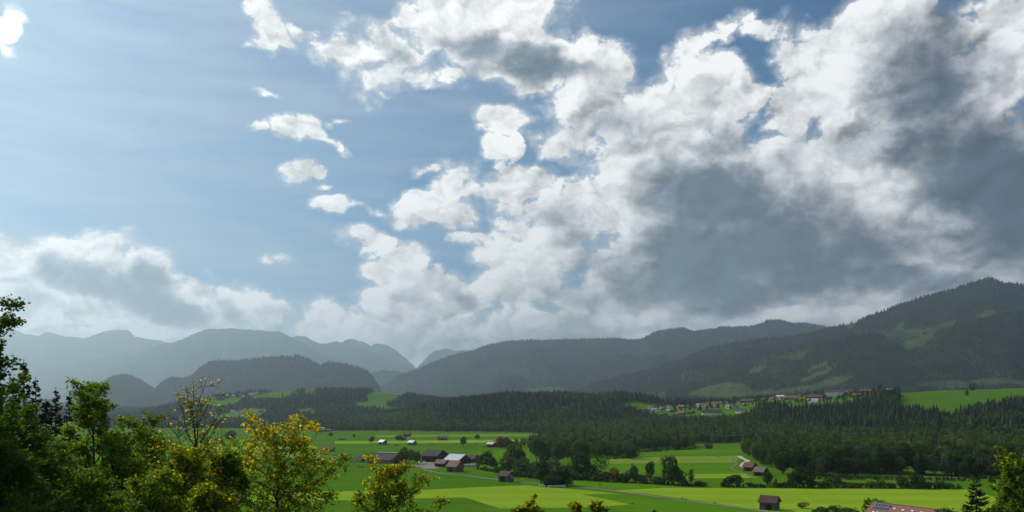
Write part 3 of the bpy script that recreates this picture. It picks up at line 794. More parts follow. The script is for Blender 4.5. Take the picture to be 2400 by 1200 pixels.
def scatter(name, label, pts, scale, src):
    """a wood too dense to count: one object, the trees set on its points"""
    pts = np.asarray(pts, np.float32)
    me = bpy.data.meshes.new(name); me.vertices.add(len(pts)); me.vertices.foreach_set('co', pts.ravel())
    a = me.attributes.new('size', 'FLOAT', 'POINT'); a.data.foreach_set('value', np.asarray(scale, np.float32))
    a = me.attributes.new('turn', 'FLOAT', 'POINT'); a.data.foreach_set('value', RNG.uniform(0, 6.28, len(pts)).astype(np.float32))
    o = link(name, me); tag(o, label, kind='stuff')
    g = bpy.data.node_groups.new(name, 'GeometryNodeTree')
    g.interface.new_socket('Geometry', in_out='INPUT', socket_type='NodeSocketGeometry')
    g.interface.new_socket('Geometry', in_out='OUTPUT', socket_type='NodeSocketGeometry')
    gi = g.nodes.new('NodeGroupInput'); go = g.nodes.new('NodeGroupOutput')
    ip = g.nodes.new('GeometryNodeInstanceOnPoints'); oi = g.nodes.new('GeometryNodeObjectInfo')
    oi.inputs['Object'].default_value = src; oi.transform_space = 'ORIGINAL'
    na = g.nodes.new('GeometryNodeInputNamedAttribute'); na.data_type = 'FLOAT'; na.inputs[0].default_value = 'size'
    nb = g.nodes.new('GeometryNodeInputNamedAttribute'); nb.data_type = 'FLOAT'; nb.inputs[0].default_value = 'turn'
    cx = g.nodes.new('ShaderNodeCombineXYZ')
    mp = g.nodes.new('GeometryNodeMeshToPoints')
    g.links.new(gi.outputs[0], mp.inputs['Mesh'])
    g.links.new(mp.outputs[0], ip.inputs['Points']); g.links.new(oi.outputs['Geometry'], ip.inputs['Instance'])
    g.links.new(nb.outputs[0], cx.inputs[2]); g.links.new(cx.outputs[0], ip.inputs['Rotation'])
    g.links.new(na.outputs[0], ip.inputs['Scale']); g.links.new(ip.outputs[0], go.inputs[0])
    md = o.modifiers.new('scatter', 'NODES'); md.node_group = g
    return o
def far_tree(kind, i, X, Y, s, name, label, cat, group):
    o = link(name, FAR[kind, i], None, None, (X, Y, gz(X, Y) - .3)); o.scale = (s, s, s); o.rotation_euler = (0, 0, random.uniform(0, 6.28))
    return tag(o, label, cat, group)
# ------------------------------------------------------------------ woods
def jgrid(x0, x1, y0, y1, sp, rg):
    xs = np.arange(x0, x1, sp); ys = np.arange(y0, y1, sp); A, B = np.meshgrid(xs, ys)
    A = A + rg.uniform(-.5, .5, A.shape) * sp * .95; B = B + rg.uniform(-.5, .5, B.shape) * sp * .95
    return A.ravel(), B.ravel()
def proj(X, Y, Z): return HX + FPX * X / Y, HY - FPX * (Z - CAMZ) / Y

# first of their kind, standing in the village and used again in the masses
SRC = {}
SRC['spruce', 0] = far_tree('spruce', 0, *place(1889, 0, 1640)[:2], 1.15, 'spruce_tree', 'tall dark spruce standing against the white inn of the village', 'tree', None)
SRC['spruce', 1] = far_tree('spruce', 1, *place(1712, 0, 1800)[:2], .8, 'spruce_tree', 'dark spruce standing between the village houses below the crane', 'tree', None)
SRC['broad', 0] = far_tree('broad', 0, *place(2047, 0, 1790)[:2], 1.0, 'broadleaf_tree', 'reddish brown broadleaf tree at the village end, left of the pale one', 'tree', None)
SRC['broad', 1] = far_tree('broad', 1, *place(1682, 0, 1830)[:2], .8, 'broadleaf_tree', 'round dark broadleaf tree above the long brown farmhouse of the village', 'tree', None)
SRC['tiny', 0] = far_tree('tiny', 0, *place(662, 0, 3120)[:2], .95, 'spruce_tree', 'single spruce on the open slope of the hamlet hill', 'tree', None)
SRC['tiny', 1] = far_tree('tiny', 1, *place(638, 0, 3000)[:2], .85, 'spruce_tree', 'small spruce beside the hamlet meadow', 'tree', None)

def mountain_woods(mt, sp, x0, x1, name, label, smin=.8, smax=1.25, broad=.12):
    """trees over the side of a mountain that faces the valley"""
    rg = np.random.default_rng(mt.seed + 500)
    wid = (x1 - x0) / FPX * (mt.Yf + mt.Yr) / 2; dep = math.hypot(mt.Yr - mt.Yf, 600)
    n = int(wid * dep * 1.02 / sp ** 2)
    px = rg.uniform(x0, x1, n); vv = rg.uniform(0.0, 1.015, n)
    # a thin line right on the crest so that it reads as a row of tree tops
    nc = int(wid / 9); px = np.r_[px, rg.uniform(x0, x1, nc)]; vv = np.r_[vv, rg.uniform(.985, 1.004, nc)]
    X, Y, Z, cov = mt.at(px, vv)
    ok = cov < .5
    ok |= (rg.uniform(size=len(px)) < .015)
    X, Y, Z = X[ok], Y[ok], Z[ok]
    s = rg.uniform(smin, smax, len(X))
    typ = rg.uniform(size=len(X)); patch = fbm(X / 260., Y / 260., 3, mt.seed + 9)
    b = (typ < broad + 1.6 * np.clip(patch - .05, 0, 1))
    P = np.stack([X, Y, Z - 1.0], 1)
    for k in range(2):
        m = ~b & ((np.arange(len(X)) % 2) == k); scatter(name, label, P[m], s[m], SRC['tiny', k])
    scatter(name, label, P[b], s[b] * .85, SRC['broad', 0])
mountain_woods(mt_right, 12.5, 1380, 2520, 'forest', 'dark mixed forest covering the right mountain', .9, 1.45)
mountain_woods(mt_spur, 10.5, 1560, 2520, 'forest', 'dark forest covering the spur below the right mountain', .7, 1.1, .25)
mountain_woods(mt_mid, 17, 840, 2010, 'forest', 'blue-green forest covering the long ridge', 1.0, 1.6)
mountain_woods(mt_left, 12.5, 160, 905, 'forest', 'dark forest on the steep left hill', .9, 1.5)

# hamlet hill in the left middle distance
def hamlet_woods():
    rg = np.random.default_rng(77)
    X, Y = jgrid(-1500, 0, 2330, 3450, 10.5, rg); Z = ground_z(X, Y); px, py = proj(X, Y, Z)
    keep = (px > 250) & (px < 1120) & (Z > 3)
    for pl in MEADOWS_HAMLET: keep &= ~in_poly(px, py, pl)
    dens = fbm(X / 120., Y / 90., 3, 5)
    knob = in_poly(px, py, [(705,916),(760,905),(870,915),(875,945),(800,950),(700,930)])
    front = (Y < 2850)
    keep &= knob | (dens > np.where(front, -.15, -.02)) | (px > 905) & (dens > -.3)
    X, Y, Z, kn = X[keep], Y[keep], Z[keep], knob[keep]
    s = rg.uniform(.65, 1.05, len(X)); b = (rg.uniform(size=len(X)) < .35)
    P = np.stack([X, Y, Z - .5], 1)
    m = ~b
    scatter('forest', 'dark spruce woods between the meadows of the hamlet hill', P[m], s[m], SRC['tiny', 0])
    scatter('forest', 'broadleaved woods between the meadows of the hamlet hill', P[b], s[b] * .8, SRC['broad', 1])
hamlet_woods()
# belts of trees at the foot of the mountains behind the terrace
def foot_woods():
    rg = np.random.default_rng(78)
    X, Y = jgrid(100, 3200, 2600, 3700, 14, rg); Z = ground_z(X, Y); px, py = proj(X, Y, Z)
    d = fbm(X / 300., Y / 120., 3, 15)
    keep = (px > 1480) & (px < 2500) & (d > .02)
    P = np.stack([X[keep], Y[keep], Z[keep] - .5], 1)
    scatter('forest', 'dark belts of spruce at the foot of the right mountain', P, rg.uniform(.7, 1.1, len(P)), SRC['tiny', 1])
foot_woods()
def left_plain_woods():
    rg = np.random.default_rng(178)
    X, Y = jgrid(-3600, -300, 2600, 6100, 17, rg); Z = ground_z(X, Y); px, py = proj(X, Y, Z)
    d = fbm(X / 260., Y / 200., 3, 19)
    keep = (px > -50) & (px < 560) & (d > -.12) & ((Y > 3500) | (px < 440))
    P = np.stack([X[keep], Y[keep], Z[keep] - .5], 1)
    scatter('forest', 'woods on the far plain at the foot of the left hill', P, rg.uniform(.8, 1.3, len(P)), SRC['tiny', 0])
left_plain_woods()

# forest hill and the wooded slopes of the terrace
WOOD_INDIV = []
def slope_woods():
    rg = np.random.default_rng(79)
    X, Y = jgrid(-700, 2100, 1180, 2620, 7.6, rg); Z = ground_z(X, Y); px, py = proj(X, Y, Z)
    keep = (px > 820) & (px < 2600) & (Z > 1.5)
    for pl in MEADOWS_TERRACE + [VILLAGE_KEEP]: keep &= ~in_poly(px, py, pl) | (Y > 2200)
    behind = (Y > 2060) & (px > 1500)                       # only a row of trees behind the village
    keep &= ~behind | ((Y < 2330 + 60 * np.sin(px / 23.)) & (Y > 2230) & (px < 1810))
    keep &= ~((px > 1480) & (Y > 1960) & (Y < 2230))
    keep &= ~((px > 2110) & (Y > 1640))
    keep &= Y < 2450
    X, Y, Z, px, py = X[keep], Y[keep], Z[keep], px[keep], py[keep]
    nz = fbm(X / 110., Y / 110., 3, 41)
    lower = py > 978 + 14 * nz
    pc = np.where(lower, .05, .62) + .9 * nz
    pc = np.where((px > 1780) & (Z > 8), .62 + .8 * nz, pc)
    con = rg.uniform(size=len(X)) < pc
    s = (.62 + .65 * rg.beta(2, 2.2, len(X))) * np.where(con, 1.0, .95) * (1 + .18 * fbm(X / 60., Y / 60., 2, 43))
    return X, Y, Z, px, py, con, s
SX, SY, SZ, SPX, SPY, SCON, SS = slope_woods()
BELT_EDGE = [(-900,1012),(270,1003),(520,1003),(760,1010),(900,1010),(1240,1014),(1300,1030),(1480,1046),(1630,1040),(1735,1038),(1740,1040)]
WOOD_RIVER = [(1739,1040),(1742,1067),(1772,1092),(1800,1103),(1838,1119),(2000,1121),(2150,1122),(2300,1124),(2700,1128),(2700,1036),(1740,1036)]
def belt_woods():
    """trees of the valley floor: the belt along the river behind the fields and the wood on the right"""
    rg = np.random.default_rng(80)
    X, Y = jgrid(-1600, 1100, 500, 2650, 9.0, rg); Z = ground_z(X, Y); px, py = proj(X, Y, Z)
    ex = np.array([q[0] for q in BELT_EDGE], float); ey = np.array([q[1] for q in BELT_EDGE], float)
    edge = np.interp(px, ex, ey)
    k1 = (py < edge) & (px < 1742) & (Z < 4) & (Y < 2600)
    thin = fbm(X / 140., Y / 140., 3, 23)
    k1 &= (thin > -.25) | (py > edge - 6)
    k1 &= (px > 200)
    k2 = in_poly(px, py, WOOD_RIVER) & (Z < 4)
    k2 &= in_poly(px, py + 5 + 6 * fbm(X / 28., Y / 28., 2, 66), WOOD_RIVER)
    k2 &= fbm(X / 45., Y / 45., 2, 67) > -.42
    k3 = in_poly(px, py, [(1735,1040),(1735,1020),(2700,1020),(2700,1040)]) & (Z < 4)
    k4 = in_poly(px, py, [(1243,1064),(1300,1068),(1350,1072),(1475,1073),(1482,1058),(1560,1055),(1628,1052),(1625,1044),(1480,1040),(1330,1040),(1240,1045)])
    keep = k1 | k2 | k3 | k4
    keep &= (px < 2560)
    return X[keep], Y[keep], Z[keep], px[keep], py[keep], (k2 | k4)[keep], k4[keep]
BX, BY, BZ, BPX, BPY, BNEAR, BGR = belt_woods()
print('slope', len(SX), 'belt', len(BX), 'near', int(BNEAR.sum()))

# the nearest conifers of the slopes stand as trees of their own, as do the nearest trees of the woods
def zone(v, table): return [w for b, w in table if v < b][0]
SLOPE_ZONES = [(1500, 'on the front of the forest hill'), (1640, 'below the black shed of the village'), (1760, 'below the long farmhouse'), (1830, 'below the wide brown roof'), (1880, 'below the metal-roofed house'), (1930, 'below the white inn'), (1990, 'below the tall hotel'), (2060, 'below the crest autumn trees'), (2130, 'at the edge of the green hill field'), (2220, 'under the green hill field'), (2300, 'below the two crest spruces'), (2350, 'right of the crest spruces'), (9999, 'at the far right edge')]
def spruce_words(px, py, s):
    size = 'tall' if s > 1.05 else 'middle-sized' if s > .88 else 'small'; row = 'high' if py < 985 else 'midway' if py < 1008 else 'low'
    z = zone(px, SLOPE_ZONES); g = '%s dark spruce %s on the slope %s' % (size, row, z)
    return g, 'tree', g.replace('spruce', 'spruces')
RIVER_ZONES = [(1800, 'behind the two huts'), (1860, 'above the nearest hay hut'), (1930, 'above the reddish shrub'), (2010, 'above the dark shrub trees'), (2100, 'above the solar roof'), (2200, 'above the red roof end'), (2290, 'left of the corner spruce'), (9999, 'behind the big olive tree')]
def river_words(px, py, h, kind):
    size = 'tall' if h > 19.5 else 'medium-high' if h > 15 else 'low'; row = 'front row' if py > 1105 else 'middle rows' if py > 1075 else 'back rows'
    sp = {'round': 'rounded tree', 'tall': 'narrow tree', 'grey': 'grey-green willow', 'autumn': 'brownish tree', 'spruce': 'dark spruce'}[kind]
    g = '%s %s in the %s of the riverside wood %s' % (size, sp, row, zone(px, RIVER_ZONES)); return g, g.replace(' tree ', ' trees ').replace('willow ', 'willows ').replace('spruce ', 'spruces ', 1)
def woods_out():
    rg = np.random.default_rng(81)
    ci = np.where(SCON)[0]; ci = ci[np.argsort(SY[ci] + np.where(SPX[ci] > 2405, 5000, 0) + 1.2 * np.abs(SPX[ci] - 1700))]; near_c = set(ci[:230].tolist())
    rest = np.array([i for i in range(len(SX)) if i not in near_c])
    for n, i in enumerate(ci[:230]):
        far_tree('spruce', n % 2, SX[i], SY[i], SS[i], 'spruce_tree', *spruce_words(SPX[i], SPY[i], SS[i]))
    P = np.stack([SX, SY, SZ - .5], 1)
    for k in range(2):
        m = rest[(rest % 2 == k) & SCON[rest]]; scatter('forest', 'dense dark spruce forest on the hill and terrace slopes', P[m], SS[m], SRC['spruce', k])
        m = rest[(rest % 2 == k) & ~SCON[rest]]; scatter('forest', 'grey-green broadleaved wood on the lower slopes', P[m], SS[m], SRC['broad', k])
    bi = np.argsort(BY + np.where(BNEAR, 0, 5000) + np.where(BPX > 2410, 5000, 0)); one = bi[:175]; rest = bi[175:]
    for i in one:
        r = rg.uniform(); kind = 'round' if r < .5 else 'tall' if r < .76 else 'grey' if r < .93 else 'autumn' if r < .955 else 'spruce'
        h = rg.uniform(11, 24) if kind != 'autumn' else rg.uniform(8, 13)
        if BGR[i]: h = rg.uniform(15, 22); kind = 'round' if r < .6 else 'tall'
        if BGR[i]:
            lb = '%s %s tree in the grove between the fields, %s' % ('tall' if h > 18.5 else 'lower', 'rounded' if kind == 'round' else 'narrow', 'left part' if BPX[i] < 1330 else 'middle' if BPX[i] < 1420 else 'where it ends over the pale strip' if BPX[i] < 1480 else 'part before the lone far hut'); gr = lb.replace('tree in', 'trees in')
        else: lb, gr = river_words(BPX[i], BPY[i], h, kind)
        put_tree(kind, BX[i], BY[i], h, 'spruce_tree' if kind == 'spruce' else 'broadleaf_tree', lb, 'tree', gr, z=BZ[i])
    P = np.stack([BX, BY, BZ - .5], 1); con = rg.uniform(size=len(BX)) < np.where(BPX < 900, .35, .05)
    s = rg.uniform(.7, 1.25, len(BX)) * np.where((BPX < 1200) & (BY < 1900), .75, 1.0)
    for k in range(2):
        m = rest[(rest % 2 == k) & con[rest]]; scatter('forest', 'spruces mixed into the belt of trees along the river', P[m], s[m] * .95, SRC['spruce', k])
        m = rest[(rest % 2 == k) & ~con[rest]]; scatter('forest', 'belt of broadleaf trees along the river behind the fields', P[m], s[m], SRC['broad', k])
woods_out()
# ------------------------------------------------------------------ fields, tracks and yards
def flat_poly(name, pts, z, mat, label, kind='structure'):
    w = [place(x, y)[:2] for x, y in pts]
    bm = bmesh.new(); vs = [bm.verts.new((a, b, z)) for a, b in w]; f = bm.faces.new(vs)
    bmesh.ops.triangulate(bm, faces=[f]); 
    for q in bm.faces:
        if q.normal.z < 0: q.normal_flip()
    me = bpy.data.meshes.new(name); bm.to_mesh(me); bm.free()
    return tag(link(name, me, M[mat]), label, kind=kind)
flat_poly('field', [(300,1153),(835,1151),(995,1148),(1000,1168),(835,1172),(300,1180)], .03, 'grass_light', 'light green mown strip behind the yellow maples')
flat_poly('field', [(995,1148),(1100,1143),(1235,1137),(1350,1147),(1452,1157),(1362,1159),(1420,1170),(1478,1183),(1380,1189),(1290,1191),(1172,1192),(1090,1166),(1000,1168)], .034, 'grass_light', 'large pale green mown field in front of the hay hut')
flat_poly('field', [(640,1126),(960,1118),(1080,1122),(1160,1130),(1230,1136),(1100,1142),(995,1147),(640,1150)], .03, 'grass_dark', 'darker green meadow between path and mown strip')
flat_poly('field', [(1362,1160),(1455,1158),(1600,1174),(1700,1187),(1760,1196),(1810,1206),(1500,1206),(1420,1190),(1480,1183)], .03, 'grass_mid', 'green field in the bend of the path')
flat_poly('field', [(1425,1150),(1560,1143),(1700,1144),(2000,1146),(2270,1147),(2350,1170),(2350,1215),(1850,1207),(1780,1195),(1700,1183),(1600,1169),(1510,1157)], .03, 'grass_light', 'wide pale field round the hay hut with the brown roof')
flat_poly('field', [(1335,1128),(1420,1132),(1640,1141),(1640,1143),(1560,1142),(1425,1148),(1340,1137)], .034, 'grass_mid', 'green strip between hedge and path')
flat_poly('field', [(1425,1077),(1480,1074),(1560,1070),(1736,1068),(1724,1085),(1600,1086),(1420,1087)], .03, 'grass_dry', 'yellowish field strip left of the riverside wood')
flat_poly('field', [(1480,1059),(1630,1053),(1737,1051),(1738,1062),(1560,1068),(1490,1070)], .03, 'grass_mid', 'green field strip below the small far hut')
flat_poly('field', [(1600,1111),(1752,1110),(1775,1120),(1610,1121)], .03, 'grass_light', 'narrow pale strip before the hedge')
flat_poly('field', [(1420,1088),(1720,1087),(1716,1100),(1740,1109),(1600,1110),(1420,1108)], .03, 'grass_mid', 'rich green strip in the middle of the right fields')
flat_poly('field', [(480,1048),(740,1046),(745,1051),(480,1054)], .03, 'grass_light', 'pale strip far left behind the maples')
flat_poly('field', [(480,1060),(750,1062),(750,1072),(480,1072)], .03, 'grass_dry', 'dull strip far left behind the maples')
flat_poly('field', [(785,1034),(1240,1030),(1240,1037),(785,1040)], .03, 'grass_light', 'pale far strip running past the lone trees')
flat_poly('field', [(880,1020),(1240,1017),(1240,1022),(880,1025)], .03, 'grass_dry', 'farthest pale strip below the belt of trees')
flat_poly('field', [(985,1084),(1120,1058),(1240,1052),(1240,1072),(1130,1092)], .03, 'grass_mid', 'green field right of the farm barns')

def gravel_mat(name, a, b):
    m, n = new_mat(name); p = coord(n)
    q = n.noise(p, 1.3, 5, .65); r = n.noise(p, .15, 3, .5)
    out_bsdf(n, n.mix(n.step(q * .6 + r * .4, .38, .62), rgb(*a), rgb(*b)), .95, .1, q, .4, .03); return m
M['path'] = gravel_mat('path', (.13, .125, .10), (.21, .20, .17))
M['yard'] = gravel_mat('yard', (.17, .15, .12), (.27, .24, .20))
M['white_gravel'] = gravel_mat('white_gravel', (.36, .34, .31), (.50, .48, .44))
M['earth'] = gravel_mat('earth', (.10, .10, .045), (.19, .17, .10))
def ribbon(name, pts, width, z, mat, label, world=False):
    w = [Vector(p) if world else Vector(place(*p)[:2]) for p in pts]
    # rounded through its points
    s = []
    for i in range(len(w) - 1):
        p0, p1, p2, p3 = w[max(i-1, 0)], w[i], w[i+1], w[min(i+2, len(w)-1)]
        for k in range(6):
            t = k / 6.; s.append(.5 * ((2*p1) + (p2-p0)*t + (2*p0-5*p1+4*p2-p3)*t*t + (3*p1-p0-3*p2+p3)*t**3))
    s.append(w[-1]); V_ = []; F_ = []
    for i, p in enumerate(s):
        d = (s[min(i+1, len(s)-1)] - s[max(i-1, 0)]).normalized(); nrm = Vector((-d.y, d.x))
        ww = width * (1 + .12 * math.sin(i * 1.7))
        for q in (-.5, .5):
            e = p + nrm * ww * q; V_.append((e.x, e.y, gz(e.x, e.y) + z))
        if i: F_.append((2*i-2, 2*i, 2*i+1, 2*i-1))
    return tag(link(name, np_mesh(name, V_, np.array(F_)), M[mat]), label, kind='structure')
PATH = [(978,1090),(990,1096),(1003,1102),(1022,1107),(1050,1111),(1100,1116),(1165,1124),(1215,1130),(1262,1134),(1335,1139),(1410,1147),(1500,1158.5),(1600,1172),(1700,1185),(1760,1194),(1800,1201),(1840,1214)]
ribbon('path', PATH, 3.6, .05, 'path', 'pale field path winding from the farm to the lower right')
ribbon('path', [(700,1066),(752,1068),(800,1071),(835,1073)], 3.0, .05, 'path', 'pale track behind the cows leading to the open barn')
flat_poly('yard', [(968,1089),(982,1085),(1010,1083),(1036,1086),(1040,1093),(1022,1098),(1000,1099),(980,1095)], .045, 'yard', 'gravel farm yard between the barns')
ribbon('path', [(1733,1069),(1738,1073),(1746,1077),(1752,1080),(1745,1085),(1740,1090),(1742,1094),(1752,1098)], 4.6, .05, 'white_gravel', 'white gravel track curving along the riverside wood')
ribbon('path', [(1720,1074),(1717,1080),(1727,1085),(1722,1091),(1715,1096),(1722,1102),(1738,1107),(1750,1110),(1757,1115),(1768,1121)], 2.4, .06, 'earth', 'worn double wheel track in the grass below the gravel')
ribbon('path', [(2000,1117),(2080,1118),(2160,1119.5),(2260,1122)], 4.0, .9, 'path', 'light track along the low bank before the riverside wood')
# ------------------------------------------------------------------ buildings
def paint(name, c1, c2, sc=1.5, rough=.85, streak=(1, 1, 1), bs=.3, spec=.2):
    m, n = new_mat(name); p = n.vmath('MULTIPLY', coord(n), streak)
    q = n.noise(p, sc, 5, .65); r = n.noise(p, sc * .2, 3, .5)
    out_bsdf(n, n.mix(q * .6 + r * .4, rgb(*c1), rgb(*c2)), rough, spec, q, bs, .03); return m
M['wood_dark'] = paint('wood_dark', (.030, .021, .015), (.075, .052, .037), 2.2, streak=(5, 5, .5))
M['wood_grey'] = paint('wood_grey', (.075, .075, .068), (.17, .165, .15), 2.2, streak=(5, 5, .5))
M['wood_brown'] = paint('wood_brown', (.085, .05, .028), (.16, .10, .058), 2.2, streak=(5, 5, .5))
M['wood_ochre'] = paint('wood_ochre', (.17, .105, .05), (.27, .175, .09), 2.2, streak=(5, 5, .5))
M['render_white'] = paint('render_white', (.66, .655, .63), (.80, .795, .77), .5)
M['render_cream'] = paint('render_cream', (.52, .48, .38), (.62, .58, .47), .5)
def roof_mat(name, c1, c2, rough=.8, spec=.2, rows=.35):
    m, n = new_mat(name); p = coord(n)
    q = n.noise(p, .9, 5, .7); r = n.noise(n.vmath('MULTIPLY', p, (6, 1, 1)), 1.0, 4, .6)
    x, y, z = n.sep(p); w = n.math('FRACT', z * (1 / rows)); w2 = n.math('FRACT', x * 3.0)
    c = n.mix(q * .55 + r * .45, rgb(*c1), rgb(*c2))
    c = n.vmath('SCALE', c, n.math('MULTIPLY_ADD', q, .5, .75))
    out_bsdf(n, c, rough, spec, w + w2 * .5, .5, .05); return m
M['roof_brown'] = roof_mat('roof_brown', (.055, .030, .022), (.12, .070, .052))
M['roof_red'] = roof_mat('roof_red', (.105, .046, .034), (.19, .082, .058))
M['roof_terracotta'] = roof_mat('roof_terracotta', (.20, .088, .062), (.29, .135, .098))
M['roof_orange'] = roof_mat('roof_orange', (.17, .088, .056), (.26, .145, .095))
M['roof_dark'] = roof_mat('roof_dark', (.030, .024, .022), (.065, .050, .046))
M['roof_metal'] = roof_mat('roof_metal', (.42, .44, .46), (.58, .60, .62), .38, .5, .8)
M['roof_palebrown'] = roof_mat('roof_palebrown', (.12, .088, .072), (.20, .155, .125))
M['roof_grey'] = roof_mat('roof_grey', (.16, .165, .17), (.26, .265, .27), .6)
M['glass_dark'] = paint('glass_dark', (.02, .025, .03), (.045, .05, .06), .4, rough=.12, spec=.6, bs=0)
M['frame_white'] = paint('frame_white', (.62, .62, .60), (.72, .72, .70), 2)
M['concrete'] = paint('concrete', (.24, .23, .21), (.36, .35, .33), .8)
M['dark_gap'] = paint('dark_gap', (.010, .009, .008), (.018, .016, .014), .8)
M['solar'] = paint('solar', (.012, .02, .045), (.02, .03, .06), .8, rough=.15, spec=.6, bs=0)
M['skylight'] = paint('skylight', (.66, .68, .70), (.76, .78, .80), .8, rough=.3, spec=.5, bs=0)

def box_vf(c, s):
    x, y, z = c; a, b, d = s[0] / 2, s[1] / 2, s[2] / 2
    v = [(x + i * a, y + j * b, z + k * d) for k in (-1, 1) for j in (-1, 1) for i in (-1, 1)]
    return v, [(0, 2, 3, 1), (4, 5, 7, 6), (0, 1, 5, 4), (2, 6, 7, 3), (0, 4, 6, 2), (1, 3, 7, 5)]
def boxes(name, items, mat, parent=None):
    V_ = []; F_ = []
    for c, s in items:
        v, f = box_vf(c, s); b = len(V_); V_ += v; F_ += [tuple(q + b for q in r) for r in f]
    return link(name, np_mesh(name, V_, np.array(F_)), mat, parent)
def gable_wall(name, L, W, h, r, mat, parent, z0=0.):
    x, y = L / 2, W / 2
    v = [(-x, -y, z0), (x, -y, z0), (x, y, z0), (-x, y, z0), (-x, -y, h), (x, -y, h), (x, y, h), (-x, y, h), (-x, 0, h + r), (x, 0, h + r)]
    me = bpy.data.meshes.new(name)
    me.from_pydata(v, [], [(0, 1, 5, 4), (2, 3, 7, 6), (1, 2, 6, 9, 5), (3, 0, 4, 8, 7), (4, 5, 9, 8), (6, 7, 8, 9), (0, 3, 2, 1)])
    return link(name, me, mat, parent)
def gable_roof(name, L, W, h, r, mat, parent, over=.7, th=.22, skew=0.):
    """two sloping slabs with real thickness and overhang"""
    x = L / 2 + over; y = W / 2; sl = r / y; ye = y + over; ze = h - over * sl; zr = h + r
    v = []
    for xx in (-x, x):
        v += [(xx, -ye, ze + .06), (xx, 0, zr + .06), (xx, ye, ze + .06), (xx, ye, ze + .06 + th), (xx, 0, zr + .06 + th), (xx, -ye, ze + .06 + th)]
    f = [(0, 1, 7, 6), (1, 2, 8, 7), (2, 3, 9, 8), (3, 4, 10, 9), (4, 5, 11, 10), (5, 0, 6, 11)]
    me = bpy.data.meshes.new(name); me.from_pydata(v, [], f + [(0, 5, 4, 1), (1, 4, 3, 2), (6, 7, 10, 11), (7, 8, 9, 10)])
    bm = bmesh.new(); bm.from_mesh(me); bmesh.ops.recalc_face_normals(bm, faces=bm.faces); bm.to_mesh(me); bm.free()
    return link(name, me, mat, parent)
_win = {}
def window(parent, x, y, z, face, w=1.1, h=1.3, frame='frame_white'):
    """a framed window set just proud of the wall; face: 'x','-x','y','-y'"""
    k = (w, h, frame)
    if k not in _win:
        v = []; f = []
        for c, s in (((0, -.03, h/2 + .06), (w + .24, .10, .12)), ((0, -.03, -h/2 - .06), (w + .24, .14, .12)), ((-w/2 - .06, -.03, 0), (.12, .10, h)), ((w/2 + .06, -.03, 0), (.12, .10, h)), ((0, -.02, 0), (.06, .06, h))):
            a, b = box_vf(c, s); f += [tuple(q + len(v) for q in r) for r in b]; v += a
        mf = np_mesh('window', v, np.array(f)); mf.materials.append(M[frame])
        a, b = box_vf((0, 0, 0), (w, .03, h)); mp = np_mesh('pane', a, np.array(b)); mp.materials.append(M['glass_dark']); _win[k] = (mf, mp)
    mf, mp = _win[k]
    rot = {'-y': 0, 'x': math.pi/2, 'y': math.pi, '-x': -math.pi/2}[face]
    o = link('window', mf, None, parent, (x, y, z), (0, 0, rot)); link('pane', mp, None, o); return o

